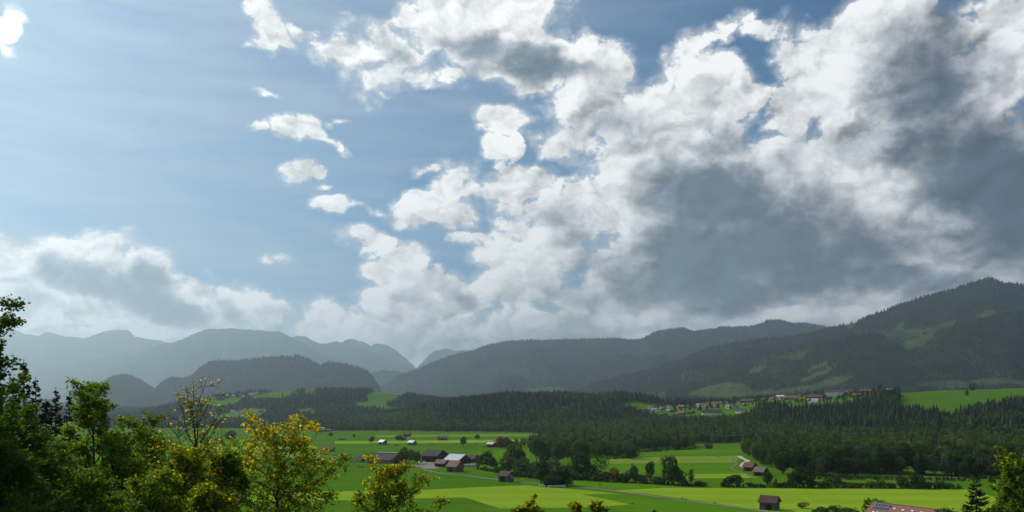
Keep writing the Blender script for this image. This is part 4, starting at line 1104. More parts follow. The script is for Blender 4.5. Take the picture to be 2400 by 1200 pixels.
def building(name, label, cat, X, Y, yaw, L, W, h, r, wall, roof, over=.7, upper=None, windows=0, door=None, chimney=0, group=None, z=None, plinth=False, balcony=False, roof2=None):
    root = bpy.data.objects.new(name, None); COL.objects.link(root); root.empty_display_size = .1
    zz = gz(X, Y) if z is None else z
    root.location = (X, Y, zz - .05); root.rotation_euler = (0, 0, math.radians(yaw)); tag(root, label, cat, group)
    gable_wall('wall', L, W, h, r, M[wall], root, -2.5 if zz > 5 else -.3)
    if upper:   # timber upper storey standing a little proud of the rendered wall
        lo = h * .5
        gable_wall('upper_wall', L + .16, W + .16, h, r + .005, M[upper], root, lo)
    rf = gable_roof('roof', L, W, h, r, M[roof], root, over)
    for k in range(chimney):
        cx = (-.25 + .5 * k) * L; boxes('chimney', [((cx, .18 * W, h + r * .64 + .55), (.6, .6, 1.7)), ((cx, .18 * W, h + r * .64 + 1.45), (.8, .8, .14))], M['render_white'], rf)
    if windows:
        fl = max(1, int(round(h / 2.9)))
        for f in range(fl):
            zc = 1.5 + f * 2.8
            if zc > h - .4: break
            off = .10 if upper and zc > h * .5 - .4 else 0.0
            n = max(2, int(L / 3.2)); 
            for k in range(min(n, windows)): window(root, -L/2 + (k + .5) * L / min(n, windows), -W/2 - .04 - off, zc, '-y')
            n = max(2, int(W / 3.0))
            for k in range(min(n, windows)):
                yy = -W/2 + (k + .5) * W / min(n, windows)
                window(root, L/2 + .04 + off, yy, zc, 'x')
                if f == 0: window(root, -L/2 - .04 - off, yy, zc, '-x')
        if r > 2.2 and h > 4: window(root, L/2 + .04 + (.1 if upper else 0), 0, h + r * .3, 'x', .9, 1.0)
    if balcony:
        zb = 2.75
        b = boxes('balcony', [((L/2 + .75, 0, zb), (1.2, W * .92, .16)), ((L/2 + 1.3, 0, zb + .55), (.08, W * .92, .85))], M['wood_dark'], root)
    if door:
        dx, dw, dh, face = door
        p = {'-y': ((dx, -W/2 - .05, dh/2), (dw, .12, dh)), 'x': ((L/2 + .05, dx, dh/2), (.12, dw, dh)), '-x': ((-L/2 - .05, dx, dh/2), (.12, dw, dh))}[face]
        d = boxes('door', [p], M['dark_gap'] if wall.startswith('wood') else M['wood_dark'], root)
        c, s = p
        if face == '-y': boxes('frame', [((c[0] - s[0]/2 - .08, c[1], c[2]), (.16, .18, s[2])), ((c[0] + s[0]/2 + .08, c[1], c[2]), (.16, .18, s[2])), ((c[0], c[1], c[2] + s[2]/2 + .1), (s[0] + .32, .18, .2))], M['wood_brown'], d)
        else: boxes('frame', [((c[0], c[1] - s[1]/2 - .08, c[2]), (.18, .16, s[2])), ((c[0], c[1] + s[1]/2 + .08, c[2]), (.18, .16, s[2])), ((c[0], c[1], c[2] + s[2]/2 + .1), (.18, s[1] + .32, .2))], M['wood_brown'], d)
    return root, rf

def boards(parent, L, W, h, mat, sp=.9):
    """upright cover strips of a boarded wall, the two sides that can be seen"""
    it = []
    n = int(L / sp)
    for k in range(n + 1): it.append(((-L/2 + k * L / n, -W/2 - .04, h/2 - .05), (.12, .08, h - .3)))
    n = int(W / sp)
    for k in range(n + 1): it.append(((L/2 + .04, -W/2 + k * W / n, h/2 - .05), (.08, .12, h - .3)))
    o = boxes('cladding_strips', it, mat, parent); o['kind'] = 'stuff'; return o

# ---- the farm in the middle
X, Y, _ = place(905, 1085)
b, rf = building('barn', 'long low barn with dark roof, pale ridge strip and ochre end wall', 'barn', X, Y + 6, -27, 26, 27, 3.6, 5.2, 'wood_ochre', 'roof_dark', 1.2, door=(-5, 4.5, 3.0, 'x'))
boxes('ridge_light', [((1, 0, 9.15), (22, 2.8, .30))], M['skylight'], rf)
boxes('gate', [((13.08, 5, 1.5), (.12, 4.2, 2.9))], M['wood_dark'], b)
X2, Y2, _ = place(858, 1083)
sh = bpy.data.objects.new('cattle_shelter', None); COL.objects.link(sh); sh.location = (X2, Y2 + 2, 0); sh.rotation_euler = (0, 0, math.radians(-27)); tag(sh, 'open-sided cattle shelter on posts at the left end of the long barn', 'shelter')
rr = gable_roof('roof', 22, 15, 3.2, 2.4, M['roof_dark'], sh, .9); boxes('ridge_light', [((-2, 1.5, 5.65), (6, 1.2, .22))], M['skylight'], rr)
for i in range(7):
    for j in (-7.2, 0, 7.2): boxes('post', [((-10.5 + i * 3.5, j, 1.5), (.3, .3, 3.3))], M['wood_brown'], sh)
boxes('wall', [((0, 7.4, 1.6), (21.5, .2, 3.2)), ((10.9, 0, 1.6), (.2, 15, 3.2))], M['wood_dark'], sh)
boxes('rail', [((0, -7.4, .8), (21.5, .12, .14)), ((0, -7.4, 1.3), (21.5, .12, .14))], M['wood_grey'], sh)
boxes('parapet', [((0, -7.9, .28), (21.5, .25, .55))], M['concrete'], sh)
X, Y, _ = place(1018, 1082)
b, rf = building('barn', 'tall dark brown barn behind the farm yard', 'barn', X, Y + 4, -30, 17, 17, 6.0, 4.6, 'wood_dark', 'roof_dark', 1.3, door=(-2, 4, 3.6, '-y'), windows=0)
boxes('gallery', [((-1, -8.9, 4.2), (14, 1.0, .2)), ((-1, -9.4, 4.7), (14, .1, .9))], M['wood_brown'], b)
boards(b, 17, 17, 6, M['wood_dark'], 1.4)
X, Y, _ = place(1072, 1090)
b, rf = building('barn', 'barn with shining grey metal roof beside the farm yard', 'barn', X, Y + 5, -33, 15, 18, 4.8, 4.3, 'wood_dark', 'roof_metal', 1.1, door=(0, 4, 3.4, 'x'))
boards(b, 15, 18, 4.8, M['wood_dark'], 1.4)
X, Y, _ = place(1036, 1094)
building('shed', 'low brown shed leaning on the metal-roofed barn', 'shed', X, Y + 2, -33, 10, 8, 3.2, 2.6, 'wood_dark', 'roof_palebrown', .8, door=(0, 3, 2.4, '-y'))
X, Y, _ = place(1066, 1106)
b, rf = building('barn', 'small grey boarded barn with orange-brown roof in front of the metal-roofed one', 'barn', X, Y + 3, -36, 9.5, 9.0, 4.6, 3.6, 'wood_grey', 'roof_orange', .9, door=(-1, 3.2, 3.0, '-y'))
boards(b, 9.5, 9, 4.6, M['wood_grey'])
X, Y, _ = place(1105, 1084)
building('shed', 'brown-roofed shed at the right end of the farm', 'shed', X, Y + 4, -30, 11, 10, 4.0, 3.0, 'wood_dark', 'roof_brown', .8)
X, Y, _ = place(1186, 1129)
b, rf = building('hay_hut', 'grey hay hut with dark roof standing on the field path, small white board on it', 'hut', X, Y + 1, -38, 7.8, 6.6, 4.4, 2.6, 'wood_grey', 'roof_brown', .8, door=(0, 3.6, 3.2, '-y'))
boards(b, 7.8, 6.6, 4.4, M['wood_grey'], .8)
boxes('white_board', [((3.98, 1.5, 3.0), (.06, .95, 1.0)), ((3.98, 1.5, 3.6), (.06, .55, .35)), ((3.99, .5, 4.2), (.06, 3.6, .14))], M['render_white'], b)
X, Y, _ = place(1300, 1138)
b, rf = building('barn', 'dark barn almost hidden under trees beside the path', 'barn', X, Y + 4, -20, 12, 8, 4.6, 3.4, 'wood_dark', 'roof_dark', .8, door=(1, 3, 3, '-y'))
boards(b, 12, 8, 4.6, M['wood_dark'])
X, Y, _ = place(1806, 1195)
b, rf = building('hay_hut', 'nearest hay hut, weathered boards and brown tiled roof with pale ridge patches', 'hut', X, Y + 1.5, -36, 7.6, 6.6, 4.1, 2.6, 'wood_grey', 'roof_brown', .85, door=(.6, 2.8, 2.6, '-y'))
boards(b, 7.6, 6.6, 4.1, M['wood_grey'], .55)
boxes('ridge_cap', [((-2.6, 0, 7.02), (1.3, .5, .14)), ((-.6, 0, 7.02), (.9, .45, .14)), ((1.2, 0, 7.0), (.5, .4, .12))], M['skylight'], rf)
X, Y, _ = place(1758, 1104)
b, _r = building('hay_hut', 'dark hut with red-brown roof at the edge of the riverside wood', 'hut', X, Y, -52, 8, 6.4, 3.8, 3.0, 'wood_dark', 'roof_red', .9, door=(0, 3, 2.6, '-y'))
X, Y, _ = place(1783, 1115)
b, _r = building('hay_hut', 'dark hut with pale grey roof half under the riverside trees', 'hut', X, Y, -52, 8, 6, 3.6, 2.8, 'wood_dark', 'roof_palebrown', .9, door=(0, 3, 2.6, '-y'))
X, Y, _ = place(1661, 1051)
building('hay_hut', 'small lone dark hut in the far right hand field'.replace('right hand ', '') + ' before the wood', 'hut', X, Y, 4, 7.5, 6, 3.4, 2.0, 'wood_dark', 'roof_dark', .7, door=(-2, 2, 2.4, '-y'))
for (px, py, yaw, L, W, h, r, wall, roof, lab, nm) in [
 (897,1042,-40,9.5,7.5,3.8,2.6,'wood_grey','roof_metal','far grey hut with light metal roof near the lone round tree','hay_hut'),
 (966,1043,-38,9.5,7.5,3.6,2.6,'wood_grey','roof_metal','far hut with light metal roof right of the dark heap','hay_hut'),
 (946,1032,-20,6.5,5,3.4,2.0,'wood_grey','roof_brown','small square far hut beside the two leaning trees','hay_hut'),
 (954,1023,-12,12,8,4.0,3.0,'wood_brown','roof_red','farthest red-roofed barn before the belt of trees','barn'),
 (1037,1032,0,15,7,4.2,2.6,'wood_grey','roof_palebrown','long far shed with pale brown roof and light end wall','shed'),
 (768,1059,-4,14,7,3.2,2.6,'wood_grey','roof_orange','long far shed with reddish roof right of the yellow maple','shed'),
 (752,1012,-6,17,12,5,4.0,'wood_grey','roof_grey','far farmhouse with grey roof behind the yellow maple top','farmhouse'),
 (770,1011,-6,14,8,3,1.5,'wood_dark','roof_palebrown','low far shed joined to the grey-roofed farmhouse','shed'),
 (428,1011,0,22,9,3.5,2.5,'wood_dark','roof_red','far long reddish shed on the plain seen between the left trees','shed')]:
    X, Y, z = place(px, py); building(nm, lab, 'hut' if nm == 'hay_hut' else nm, X, Y, yaw, L, W, h, r, wall, roof, .7, door=(0, 2.2, 2.4, '-y'))
X, Y, _ = place(1178, 1048)
building('farmhouse', 'big farmhouse with wide red roof behind two bushy trees', 'farmhouse', X, Y + 6, -62, 17, 22, 6.0, 6.8, 'wood_brown', 'roof_red', 1.3, windows=5, chimney=1)
X, Y, _ = place(1151, 1048)
building('shed', 'white-roofed shed at the left of the big red-roofed farmhouse', 'shed', X, Y, -30, 9, 7, 4.0, 2.2, 'wood_brown', 'roof_metal', .7, door=(0, 3, 2.8, '-y'))

# ---- big red roof at the lower right, with its solar panels and skylights
yw = -62.5; Lr, Wr, hr, rr_ = 34., 19., 7.4, 6.6
d = Vector((math.cos(math.radians(yw)), math.sin(math.radians(yw))))
R0 = Vector((135.7, 300.)); C0 = R0 + d * (Lr / 2)
b, rf = building('farmhouse', 'large farm building with long red tiled roof carrying solar panels and skylights', 'farmhouse', C0.x, C0.y, yw, Lr, Wr, hr, rr_, 'render_white', 'roof_terracotta', .9, windows=6, z=gz(C0.x, C0.y))
rf.location.z = 14.5 - (gz(C0.x, C0.y) + hr + rr_)
for w in b.children:
    if w.name.startswith('wall'): w.scale.z = 1.0; w.location.z = rf.location.z
sa = math.atan2(rr_, Wr / 2)
def on_slope(u, v, t):     # u along the ridge from the upper end, v metres down the slope facing the viewpoint
    return (-Lr/2 + u, -v * math.cos(sa), hr + rr_ + .30 - v * math.sin(sa) + t)
bw_ = [(i, j) for i in range(6) for j in range(2)]
for i, j in bw_:
    o = boxes('solar_panel', [((0, 0, 0), (1.02, 1.65, .06))], M['solar'], rf); o.location = on_slope(1.6 + i * 1.08, 1.6 + j * 1.75, .12); o.rotation_euler = (sa, 0, 0)
    fr = boxes('panel_frame', [((0, .83, .0), (1.06, .03, .09)), ((0, -.83, .0), (1.06, .03, .09)), ((.52, 0, 0), (.03, 1.66, .09)), ((-.52, 0, 0), (.03, 1.66, .09))], M['frame_white'], rf); fr.location = o.location; fr.rotation_euler = o.rotation_euler
for i in range(4):
    o = boxes('solar_panel', [((0, 0, 0), (1.02, 1.65, .06))], M['skylight'], rf); o.name = 'skylight'; o.location = on_slope(9.4 + i * 3.6, 2.4 + (i % 2) * .2, .10); o.rotation_euler = (sa, 0, 0); o.scale = (.9, .42, 1)
for i in range(3):
    o = boxes('skylight', [((0, 0, 0), (1.02, 1.65, .06))], M['skylight'], rf); o.location = on_slope(2.6 + i * 1.7, 5.6, .10); o.rotation_euler = (sa, 0, 0); o.scale = (.8, .36, 1)
boxes('ridge_tiles', [((0, 0, hr + rr_ + .32), (Lr + 1.8, .42, .16))], M['roof_orange'], rf)

# ---- village on the terrace
def find_Y(px, py, y0, y1):
    ys = np.arange(y0, y1, 4.); z = ground_z(col_at(px, ys), ys); q = HY - FPX * (z - CAMZ) / ys
    k = int(np.argmin(np.abs(q - py))); return float(ys[k])
VILLAGE = [
 # px, base row, width px, wall, upper, roof, yaw, storeys height, windows, label
 (1463,966,22,'wood_brown',None,'roof_red',-20,5.0,3,'red-roofed farmhouse at the left end of the village by the forest'),
 (1441,963,14,'wood_dark',None,'roof_brown',-10,4.0,0,'dark brown hut left of the first red-roofed farmhouse of the village'),
 (1508,967,24,'wood_dark',None,'roof_dark',0,3.0,0,'long black shed on the meadow before the village'),
 (1535,964,17,'render_white',None,'roof_grey',-60,4.8,3,'white gabled house with grey roof at the left of the village'),
 (1551,962,14,'render_white','wood_dark','roof_palebrown',-60,4.6,3,'small white and timber house third from the left in the village'),
 (1569,966,16,'wood_grey',None,'roof_grey',-40,4.6,2,'grey house with grey roof left of the two orange-roofed ones'),
 (1598,957,20,'wood_brown',None,'roof_orange',-15,5.0,3,'upper orange-roofed house in the left half of the village'),
 (1598,971,20,'wood_brown',None,'roof_orange',-10,3.6,2,'lower orange-roofed house on the front edge of the village'),
 (1620,969,16,'wood_dark',None,'roof_brown',-25,4.0,2,'brown-roofed cottage between orange roof and long farmhouse'),
 (1580,972,6,'render_white',None,'roof_palebrown',0,2.4,0,'tiny white hut on the meadow in front of the village'),
 (1640,953,18,'render_cream',None,'roof_grey',-30,5.0,3,'cream house with grey roof left of the tall red-brown roofed one'),
 (1668,970,56,'render_white','wood_dark','roof_brown',-8,5.6,5,'long farmhouse with dark brown roof and white left wall'),
 (1670,951,30,'render_white',None,'roof_red',-30,5.6,4,'white house with red-brown roof above the long farmhouse'),
 (1689,951,8,'render_white',None,'roof_brown',-50,5.0,2,'narrow white house beside the red-brown roofed white house'),
 (1710,957,18,'render_white',None,'roof_grey',-35,4.8,3,'white house with grey roof in the middle of the village'),
 (1736,967,24,'render_white',None,'roof_dark',-28,5.4,4,'bright white house with black roof at the lower middle of the village'),
 (1697,985,11,'render_white',None,'roof_red',-30,4.2,2,'lone white cottage with red roof low on the slope'),
 (1728,943,12,'render_white',None,'roof_brown',-55,5.0,2,'white gable left of the wide brown roof below the crane'),
 (1754,942,42,'wood_brown',None,'roof_brown',-25,5.2,4,'wide brown-roofed farmhouse just below the crane'),
 (1748,951,13,'wood_grey',None,'roof_grey',-20,3.6,2,'grey shed under the wide brown-roofed farmhouse'),
 (1790,940,14,'wood_dark',None,'roof_brown',-20,4.2,2,'dark house between the wide farmhouse and the pale-roofed house'),
 (1808,937,14,'render_cream',None,'roof_orange',-30,4.6,2,'cream house with orange roof left of the metal-roofed white house'),
 (1832,937,26,'render_white',None,'roof_orange',-30,5.0,4,'white house with orange roof before a metal roof'),
 (1830,931,24,'render_white',None,'roof_metal',-30,5.6,3,'house with shining metal roof behind the orange-roofed white one'),
 (1860,937,36,'wood_brown',None,'roof_red',-25,5.2,4,'wide red-brown roofed house left of the tall spruce'),
 (1912,937,40,'render_white','wood_dark','roof_brown',-28,7.6,7,'white inn with dark balconies and brown roof right of the tall spruce'),
 (1909,948,22,'render_white',None,'roof_grey',-30,5.0,4,'white house with balcony standing below the inn'),
 (1956,928,46,'render_white',None,'roof_brown',-32,10.5,8,'tallest white hotel with dark brown roof in the village'),
 (1942,935,15,'wood_dark',None,'roof_dark',-20,3.0,0,'dark low shed between inn and hotel'),
 (1978,927,30,'render_cream',None,'roof_red',-15,4.2,4,'low red-roofed house right of the tall hotel'),
 (1998,923,12,'render_white',None,'roof_orange',-20,4.0,2,'small pinkish house before the pair of spruces'),
 (2030,919,28,'wood_brown',None,'roof_red',-10,4.6,3,'red-roofed farmhouse on the crest left of the autumn trees'),
 (2050,918,12,'wood_dark',None,'roof_brown',-20,4.0,0,'dark shed under the reddish tree on the crest'),
 (2083,917,14,'wood_dark',None,'roof_grey',0,5.2,3,'grey-roofed dark house between the pale tree and the brown tree on the crest'),
 (1655,944,14,'render_white',None,'roof_orange',-45,4.4,2,'white house with orange roof at the upper edge of the village'),
 (1700,944,14,'render_white',None,'roof_brown',-15,4.4,2,'white house with brown roof behind the village spruce'),
 (1612,948,14,'wood_dark',None,'roof_brown',-35,4.4,2,'dark farm shed at the upper left edge of the village'),
]
_CUT = (' of the village', ' in the village', ' at the', ' below', ' above', ' beside', ' left of', ' between', ' before', ' just', ' on the', ' behind', ' right of', ' to the', ' standing', ' third', ' low on', ' under')
def near_house(px, py):
    near_ = min(VILLAGE[:37], key=lambda v: abs(v[0] - px) + abs(v[1] - py)); nm_ = near_[9]
    for c in _CUT: nm_ = nm_.split(c)[0]
    return near_, ' '.join(nm_.split()[:7]).removesuffix(' and').removesuffix(' with').removesuffix(' with dark')
_rv = random.Random(5); _seen = set()
for k in range(60):     # cottages packed in behind the first row
    px = _rv.choice([1530, 1560, 1590, 1625, 1650, 1680, 1700, 1720, 1745, 1770, 1790, 1815, 1850, 1875, 1965, 1990, 2010]) + _rv.uniform(-12, 12)
    py = float(np.interp(px, [1520, 1640, 1760, 1900, 2090], [958, 946, 938, 930, 920])) + _rv.uniform(-8, 6)
    if any(abs(px - v[0]) < (v[2] + 10) * .42 and abs(py - v[1]) < 5 for v in VILLAGE): continue
    rf_ = _rv.choice(['roof_brown', 'roof_red', 'roof_brown', 'roof_grey', 'roof_palebrown', 'roof_dark']); wl_ = _rv.choice(['render_white', 'render_white', 'wood_dark', 'render_cream', 'wood_brown'])
    near_, nm_ = near_house(px, py)
    nm_ = ' '.join(nm_.split()[:5]); nm_ = nm_.removesuffix(' and').removesuffix(' with')
    lab_ = '%s cottage, %s roof, %s the %s' % ({'render_white': 'white', 'wood_dark': 'dark timber', 'render_cream': 'cream', 'wood_brown': 'brown timber'}[wl_], {'roof_brown': 'brown', 'roof_red': 'red', 'roof_grey': 'grey', 'roof_palebrown': 'pale brown', 'roof_dark': 'black'}[rf_], 'behind' if py < near_[1] else 'before', nm_)
    if lab_ in _seen: continue
    _seen.add(lab_)
    VILLAGE.append((px, py, _rv.uniform(10, 16), wl_, None, rf_, _rv.choice([-50, -40, -60, -20]), _rv.uniform(3.6, 5.2), 2, lab_))
def top_z(Y, py): return CAMZ - (py - HY) / FPX * Y
for (px, py, wp, wall, up, roof, yaw, h, nw, lab) in VILLAGE:
    if -45 < yaw < -5 and wp < 45: yaw -= 28
    Y = find_Y(px, py, 1450, 2060); wm = wp / FPX * Y; a = abs(math.radians(yaw))
    W = min(wm * .66, 16); L = max(5.5, (wm - W * math.sin(a)) / max(.45, math.cos(a)))
    L = min(L, 40); r = W * .5 * .60; h *= .88
    nm = 'farmhouse' if 'farmhouse' in lab else 'shed' if 'shed' in lab else 'hut' if 'hut' in lab else 'house'
    building(nm, lab, nm, col_at(px, Y), Y, yaw, L, W, h, r, wall, roof, 1.2, upper=up, windows=nw, chimney=1 if nm in ('house', 'farmhouse') else 0, balcony=('balcon' in lab or 'hotel' in lab))
HAMLET = [(455,938,10,'roof_orange'),(478,934,9,'roof_palebrown'),(492,931,9,'roof_red'),(507,930,12,'roof_palebrown'),(531,928,9,'roof_grey'),(548,928,10,'roof_brown'),(563,927,10,'roof_palebrown'),(590,925,12,'roof_orange'),(600,922,9,'roof_brown'),(612,925,9,'roof_red'),(572,931,8,'roof_metal'),(604,947,10,'roof_metal'),(546,949,9,'roof_metal'),
 (545,966,14,'roof_orange'),(556,969,10,'roof_brown'),(570,970,11,'roof_red'),(583,970,9,'roof_brown'),(597,965,12,'roof_orange'),(612,966,12,'roof_red'),(624,964,10,'roof_brown'),(925,921,9,'roof_brown'),(958,923,7,'roof_metal'),(972,922,8,'roof_brown'),(884,925,5,'roof_palebrown'),(745,986,8,'roof_metal'),(828,981,8,'roof_metal'),(425,978,12,'roof_grey')]
_rn = {'roof_orange': 'orange', 'roof_palebrown': 'pale brown', 'roof_red': 'red', 'roof_grey': 'grey', 'roof_brown': 'dark brown', 'roof_metal': 'light metal'}
for n, (px, py, wp, roof) in enumerate(HAMLET):
    Y = find_Y(px, py, 1900 if px in (745, 828) else 2400, 3300); wm = wp / FPX * Y
    where = 'on the far left hill crest' if py < 942 and px < 700 else 'below the crest hamlet' if px < 630 and py < 955 else 'at the foot of the left hill' if px < 630 else 'right of the wooded knob' if px > 860 else 'at the edge of the plain'
    kin = [m for m, q in enumerate(HAMLET) if q[3] == roof and (q[1] < 942) == (py < 942) and (q[0] < 700) == (px < 700)]
    pos = '' if len(kin) == 1 else ', leftmost such' if kin[0] == n else ', rightmost such' if kin[-1] == n else ', between others'
    building('house', 'far house, %s roof, %s%s' % (_rn[roof], where, pos), 'house', col_at(px, Y), Y, random.choice([-35, -20, 0, 15]), wm * .8, wm * .6, 4.6, wm * .15, 'render_white' if n % 3 else 'wood_grey', roof, .8, windows=0)
for px, Y, lab in [(2273, 5050, 'white alpine hut high on the right mountain'), (2250, 4850, 'second pale alpine hut just left of the higher one')]:
    pass
# ------------------------------------------------------------------ hedgerow, grove and lone trees
def py_hedge(px, base): return base and base > 1090
def T(px, base, top, kind, label, group=None, wpx=None, Y=None, name=None, cat=None):
    X, Y, z = place(px, base, Y); h = (CAMZ - (top - HY) / FPX * Y) - z
    w = None if wpx is None else wpx / FPX * Y * (1.5 if kind in ('bush', 'autumn_bush') and py_hedge(px, base) else 1.15)
    bush = kind in ('bush', 'autumn_bush')
    nm = name or ('bush' if bush else 'spruce_tree' if kind == 'spruce' else 'broadleaf_tree')
    return put_tree(kind, X, Y, max(h, 1.0), nm, label, cat or ('bush' if bush else 'tree'), group, width=w, z=z)
for a in [
 (1140,1100,1054,'round','dark tree at the left end of the hedge beside the silage bales',None,34),
 (1155,1102,1066,'round','lower bushy tree second from the left in the grove by the bales',None,26),
 (1122,1098,1066,'tall','narrow tree just right of the silage bales',None,16),
 (1205,1108,1034,'round','tallest rounded tree of the grove behind the hay hut on the path',None,46),
 (1190,1112,1066,'round','wide dark tree directly above the hay hut on the path',None,40),
 (1225,1116,1072,'round','broad dark tree right of the hay hut on the path',None,42),
 (1218,1098,1050,'round','upright tree behind the right shoulder of the grove by the hut',None,30),
 (1250,1120,1078,'grey','grey-green tree left of the barn under the trees',None,26),
 (1257,1086,1020,'tall','tall bare-stemmed tree with a high crown behind the grove',None,26),
 (1270,1083,1024,'tall','slender tree beside the tall bare-stemmed one',None,20),
 (1278,1104,1043,'tall','bright green column of foliage above the hidden barn',None,26),
 (1288,1062,1026,'spruce','single small dark spruce behind the grove',None,9),
 (1308,1092,1030,'round','large tree with spreading crown behind the hidden barn',None,44),
 (1330,1076,1048,'round','low round tree in the gap right of the hidden barn',None,26),
 (1268,1138,1072,'tall','tree at the left corner of the hidden barn beside the white car',None,34),
 (1297,1136,1070,'grey','grey round-topped tree rising over the hidden barn',None,40),
 (1324,1138,1086,'round','olive tree hanging over the right end of the hidden barn',None,30),
 (1290,1141,1108,'round','dark ivy-like tree in front of the hidden barn',None,34),
 (1362,1121,1054,'round','big dark tree right of the hidden barn, first of the long hedge',None,46),
 (1350,1122,1090,'round','low dark tree below the first big tree of the long hedge',None,34),
 (1385,1123,1086,'round','rounded bushy tree left of the open thin tree',None,36),
 (1409,1126,1060,'open','thin see-through tree with bare trunk in the long hedge',None,34),
 (1475,1130,1100,'grey','grey bush-like tree before the sparse pair in the hedge',None,26),
 (1486,1131,1084,'tall','sparse upright tree with a second thin top in the hedge',None,20),
 (1524,1131,1077,'tall','slim green tree in the right half of the long hedge',None,22),
 (1568,1136,1061,'round','large dark tree near the right end of the long hedge',None,44),
 (1588,1138,1098,'round','rounded tree leaning against the large dark hedge tree',None,36),
 (1620,1138,1093,'thin','small slender tree standing clear right of the long hedge',None,15),
 (1707,1141,1114,'round','left one of the two bushy trees before the gravel track',None,22),
 (1727,1141,1108,'round','right one of the two bushy trees before the gravel track',None,32),
 (1798,1141,1102,'tall','bushy tree in front of the grey-roofed hut',None,24),
 (1818,1140,1118,'thin','thin little tree right of the bushy one before the hut',None,9),
 (1880,1142,1092,'round','dark tree standing out from the wood towards the pale field',None,46),
 (1858,1142,1104,'round','dark tree at the front edge of the riverside wood',None,34),
 (946,1086,1047,'round','left tree of the clump between long barn and dark barn',None,24),
 (964,1087,1049,'autumn','brownish middle tree of the clump between the barns',None,24),
 (978,1088,1056,'round','right tree of the clump between the barns',None,20),
 (871,1039,1021,'round','lone round tree on the far plain left of the metal-roofed hut',None,14),
 (932,1033,1020,'round','left one of two leaning trees at the small far hut',None,14),
 (938,1032,1018,'round','right one of two leaning trees at the small far hut',None,10),
 (1086,1047,1022,'round','lone round tree on the plain left of the big farmhouse',None,17),
 (1119,1031,1017,'round','small bushy far tree on the plain before the belt',None,12),
 (830,1027,1015,'thin','tiny lone sapling on the far plain',None,7),
 (775,1024,1012,'round','small far tree right of the yellow maple top',None,12),
 (540,1034,1007,'round','lone dark tree on the plain seen between the two yellow maples',None,24),
 (548,1036,1020,'bush','small bush at the foot of the lone tree between the maples',None,10),
 (1172,1050,1022,'autumn','brownish bushy tree before the big red-roofed farmhouse',None,22),
 (1190,1049,1028,'round','dark bushy tree before the right part of the farmhouse',None,24),
 (1228,1049,1024,'grey','grey tree right of the big farmhouse',None,20),
 (1210,1046,1026,'grey','pale thin tree at the right wall of the big farmhouse',None,12),
 (1547,1060,1058,'thin','tiny young tree in the far field',None,3),
 (2032,0,1158,'thin','small poplar-like tree behind the big red roof',None,20,345),
 (2058,0,1163,'grey','rounded grey-green bush tree behind the big red roof',None,34,350),
 (1922,0,1187,'round','left dark shrub tree at the bottom edge beside the nearest hut',None,40,360),
 (1952,0,1182,'round','middle dark shrub tree at the bottom edge right of the nearest hut',None,44,352),
 (1990,0,1184,'round','right dark shrub tree at the bottom edge before the red roof',None,48,345),
 (2212,0,1184,'round','dark bush tree at the right end of the red roof',None,60,255),
 (2180,0,1150,'thin','short thin tree standing in the field behind the red roof',None,0.1,370),
]:
    px, base, top, kind, lab, grp, wpx = a[:7]
    if wpx < 1: continue
    T(px, base, top, kind, lab, grp, wpx, a[7] if len(a) > 7 else None)
# low growth that closes the hedges
for i, (px, base, top, w, k) in enumerate([(1345,1124,1108,26,'bush'),(1372,1125,1104,26,'bush'),(1398,1127,1108,22,'bush'),(1424,1128,1104,26,'bush'),(1440,1129,1090,20,'autumn_bush'),(1456,1130,1108,20,'bush'),(1470,1131,1112,20,'bush'),(1498,1132,1110,22,'bush'),(1512,1133,1108,16,'autumn_bush'),(1538,1134,1116,22,'bush'),(1552,1136,1114,22,'bush'),(1604,1139,1124,20,'bush'),(1636,1140,1126,16,'bush'),(1650,1140,1127,18,'autumn_bush'),
    (1696,1141,1126,14,'bush'),(1757,1141,1130,14,'bush'),(1770,1142,1133,18,'bush'),(1782,1142,1134,12,'bush'),(1830,1142,1131,20,'bush'),(1845,1142,1128,18,'bush'),(1905,1142,1122,24,'bush'),(1925,1142,1128,20,'bush'),(1942,1142,1119,18,'bush'),(1960,1142,1116,16,'bush'),(1978,1142,1128,20,'bush'),(1998,1143,1130,20,'bush'),(2016,1143,1130,18,'bush'),(2040,1143,1128,24,'bush'),(2062,1143,1124,22,'bush'),(2086,1144,1129,22,'bush'),(2110,1144,1112,20,'bush'),(2130,1144,1126,24,'bush'),(2150,1145,1104,26,'bush'),(2175,1145,1128,22,'bush'),(2200,1145,1126,24,'bush'),(2225,1146,1130,22,'bush'),
    (1240,1120,1104,26,'bush'),(1170,1108,1092,22,'bush'),(1212,1118,1100,24,'bush'),(1330,1138,1120,18,'bush'),(1262,1124,1104,20,'bush')]):
    HZ = [(1180, 'behind the hay hut on the path'), (1235, 'in the grove right of the hay hut'), (1300, 'behind the white car'), (1345, 'at the right corner of the hidden barn'), (1380, 'under the first big tree of the long hedge'), (1410, 'left of the open thin tree'), (1448, 'right of the open thin tree'), (1490, 'under the sparse upright tree'), (1520, 'left of the slim green tree'), (1560, 'between slim tree and large hedge tree'), (1628, 'left of the small slender tree'), (1680, 'at the right end of the long hedge'), (1740, 'by the two bushy trees before the gravel'), (1790, 'before the two huts'), (1870, 'left of the dark tree standing out'), (1950, 'right of the dark tree standing out'), (2030, 'above the dark shrub trees'), (2090, 'above the solar roof'), (2140, 'above the red roof'), (2200, 'above the far end of the red roof'), (9999, 'near the corner spruce')]
    lb = ('brownish' if k == 'autumn_bush' else 'narrow green' if w < 17 else 'wide green' if w > 23 else 'rounded green') + ' hedge bush ' + [q for b_, q in HZ if px < b_][0]; g = lb.replace('bush ', 'bushes ')
    T(px, base, top, k, lb, g, w)
T(1880, 1191, 1175, 'autumn_bush', 'thin reddish shrub alone in the pale field right of the nearest hut', None, 22)
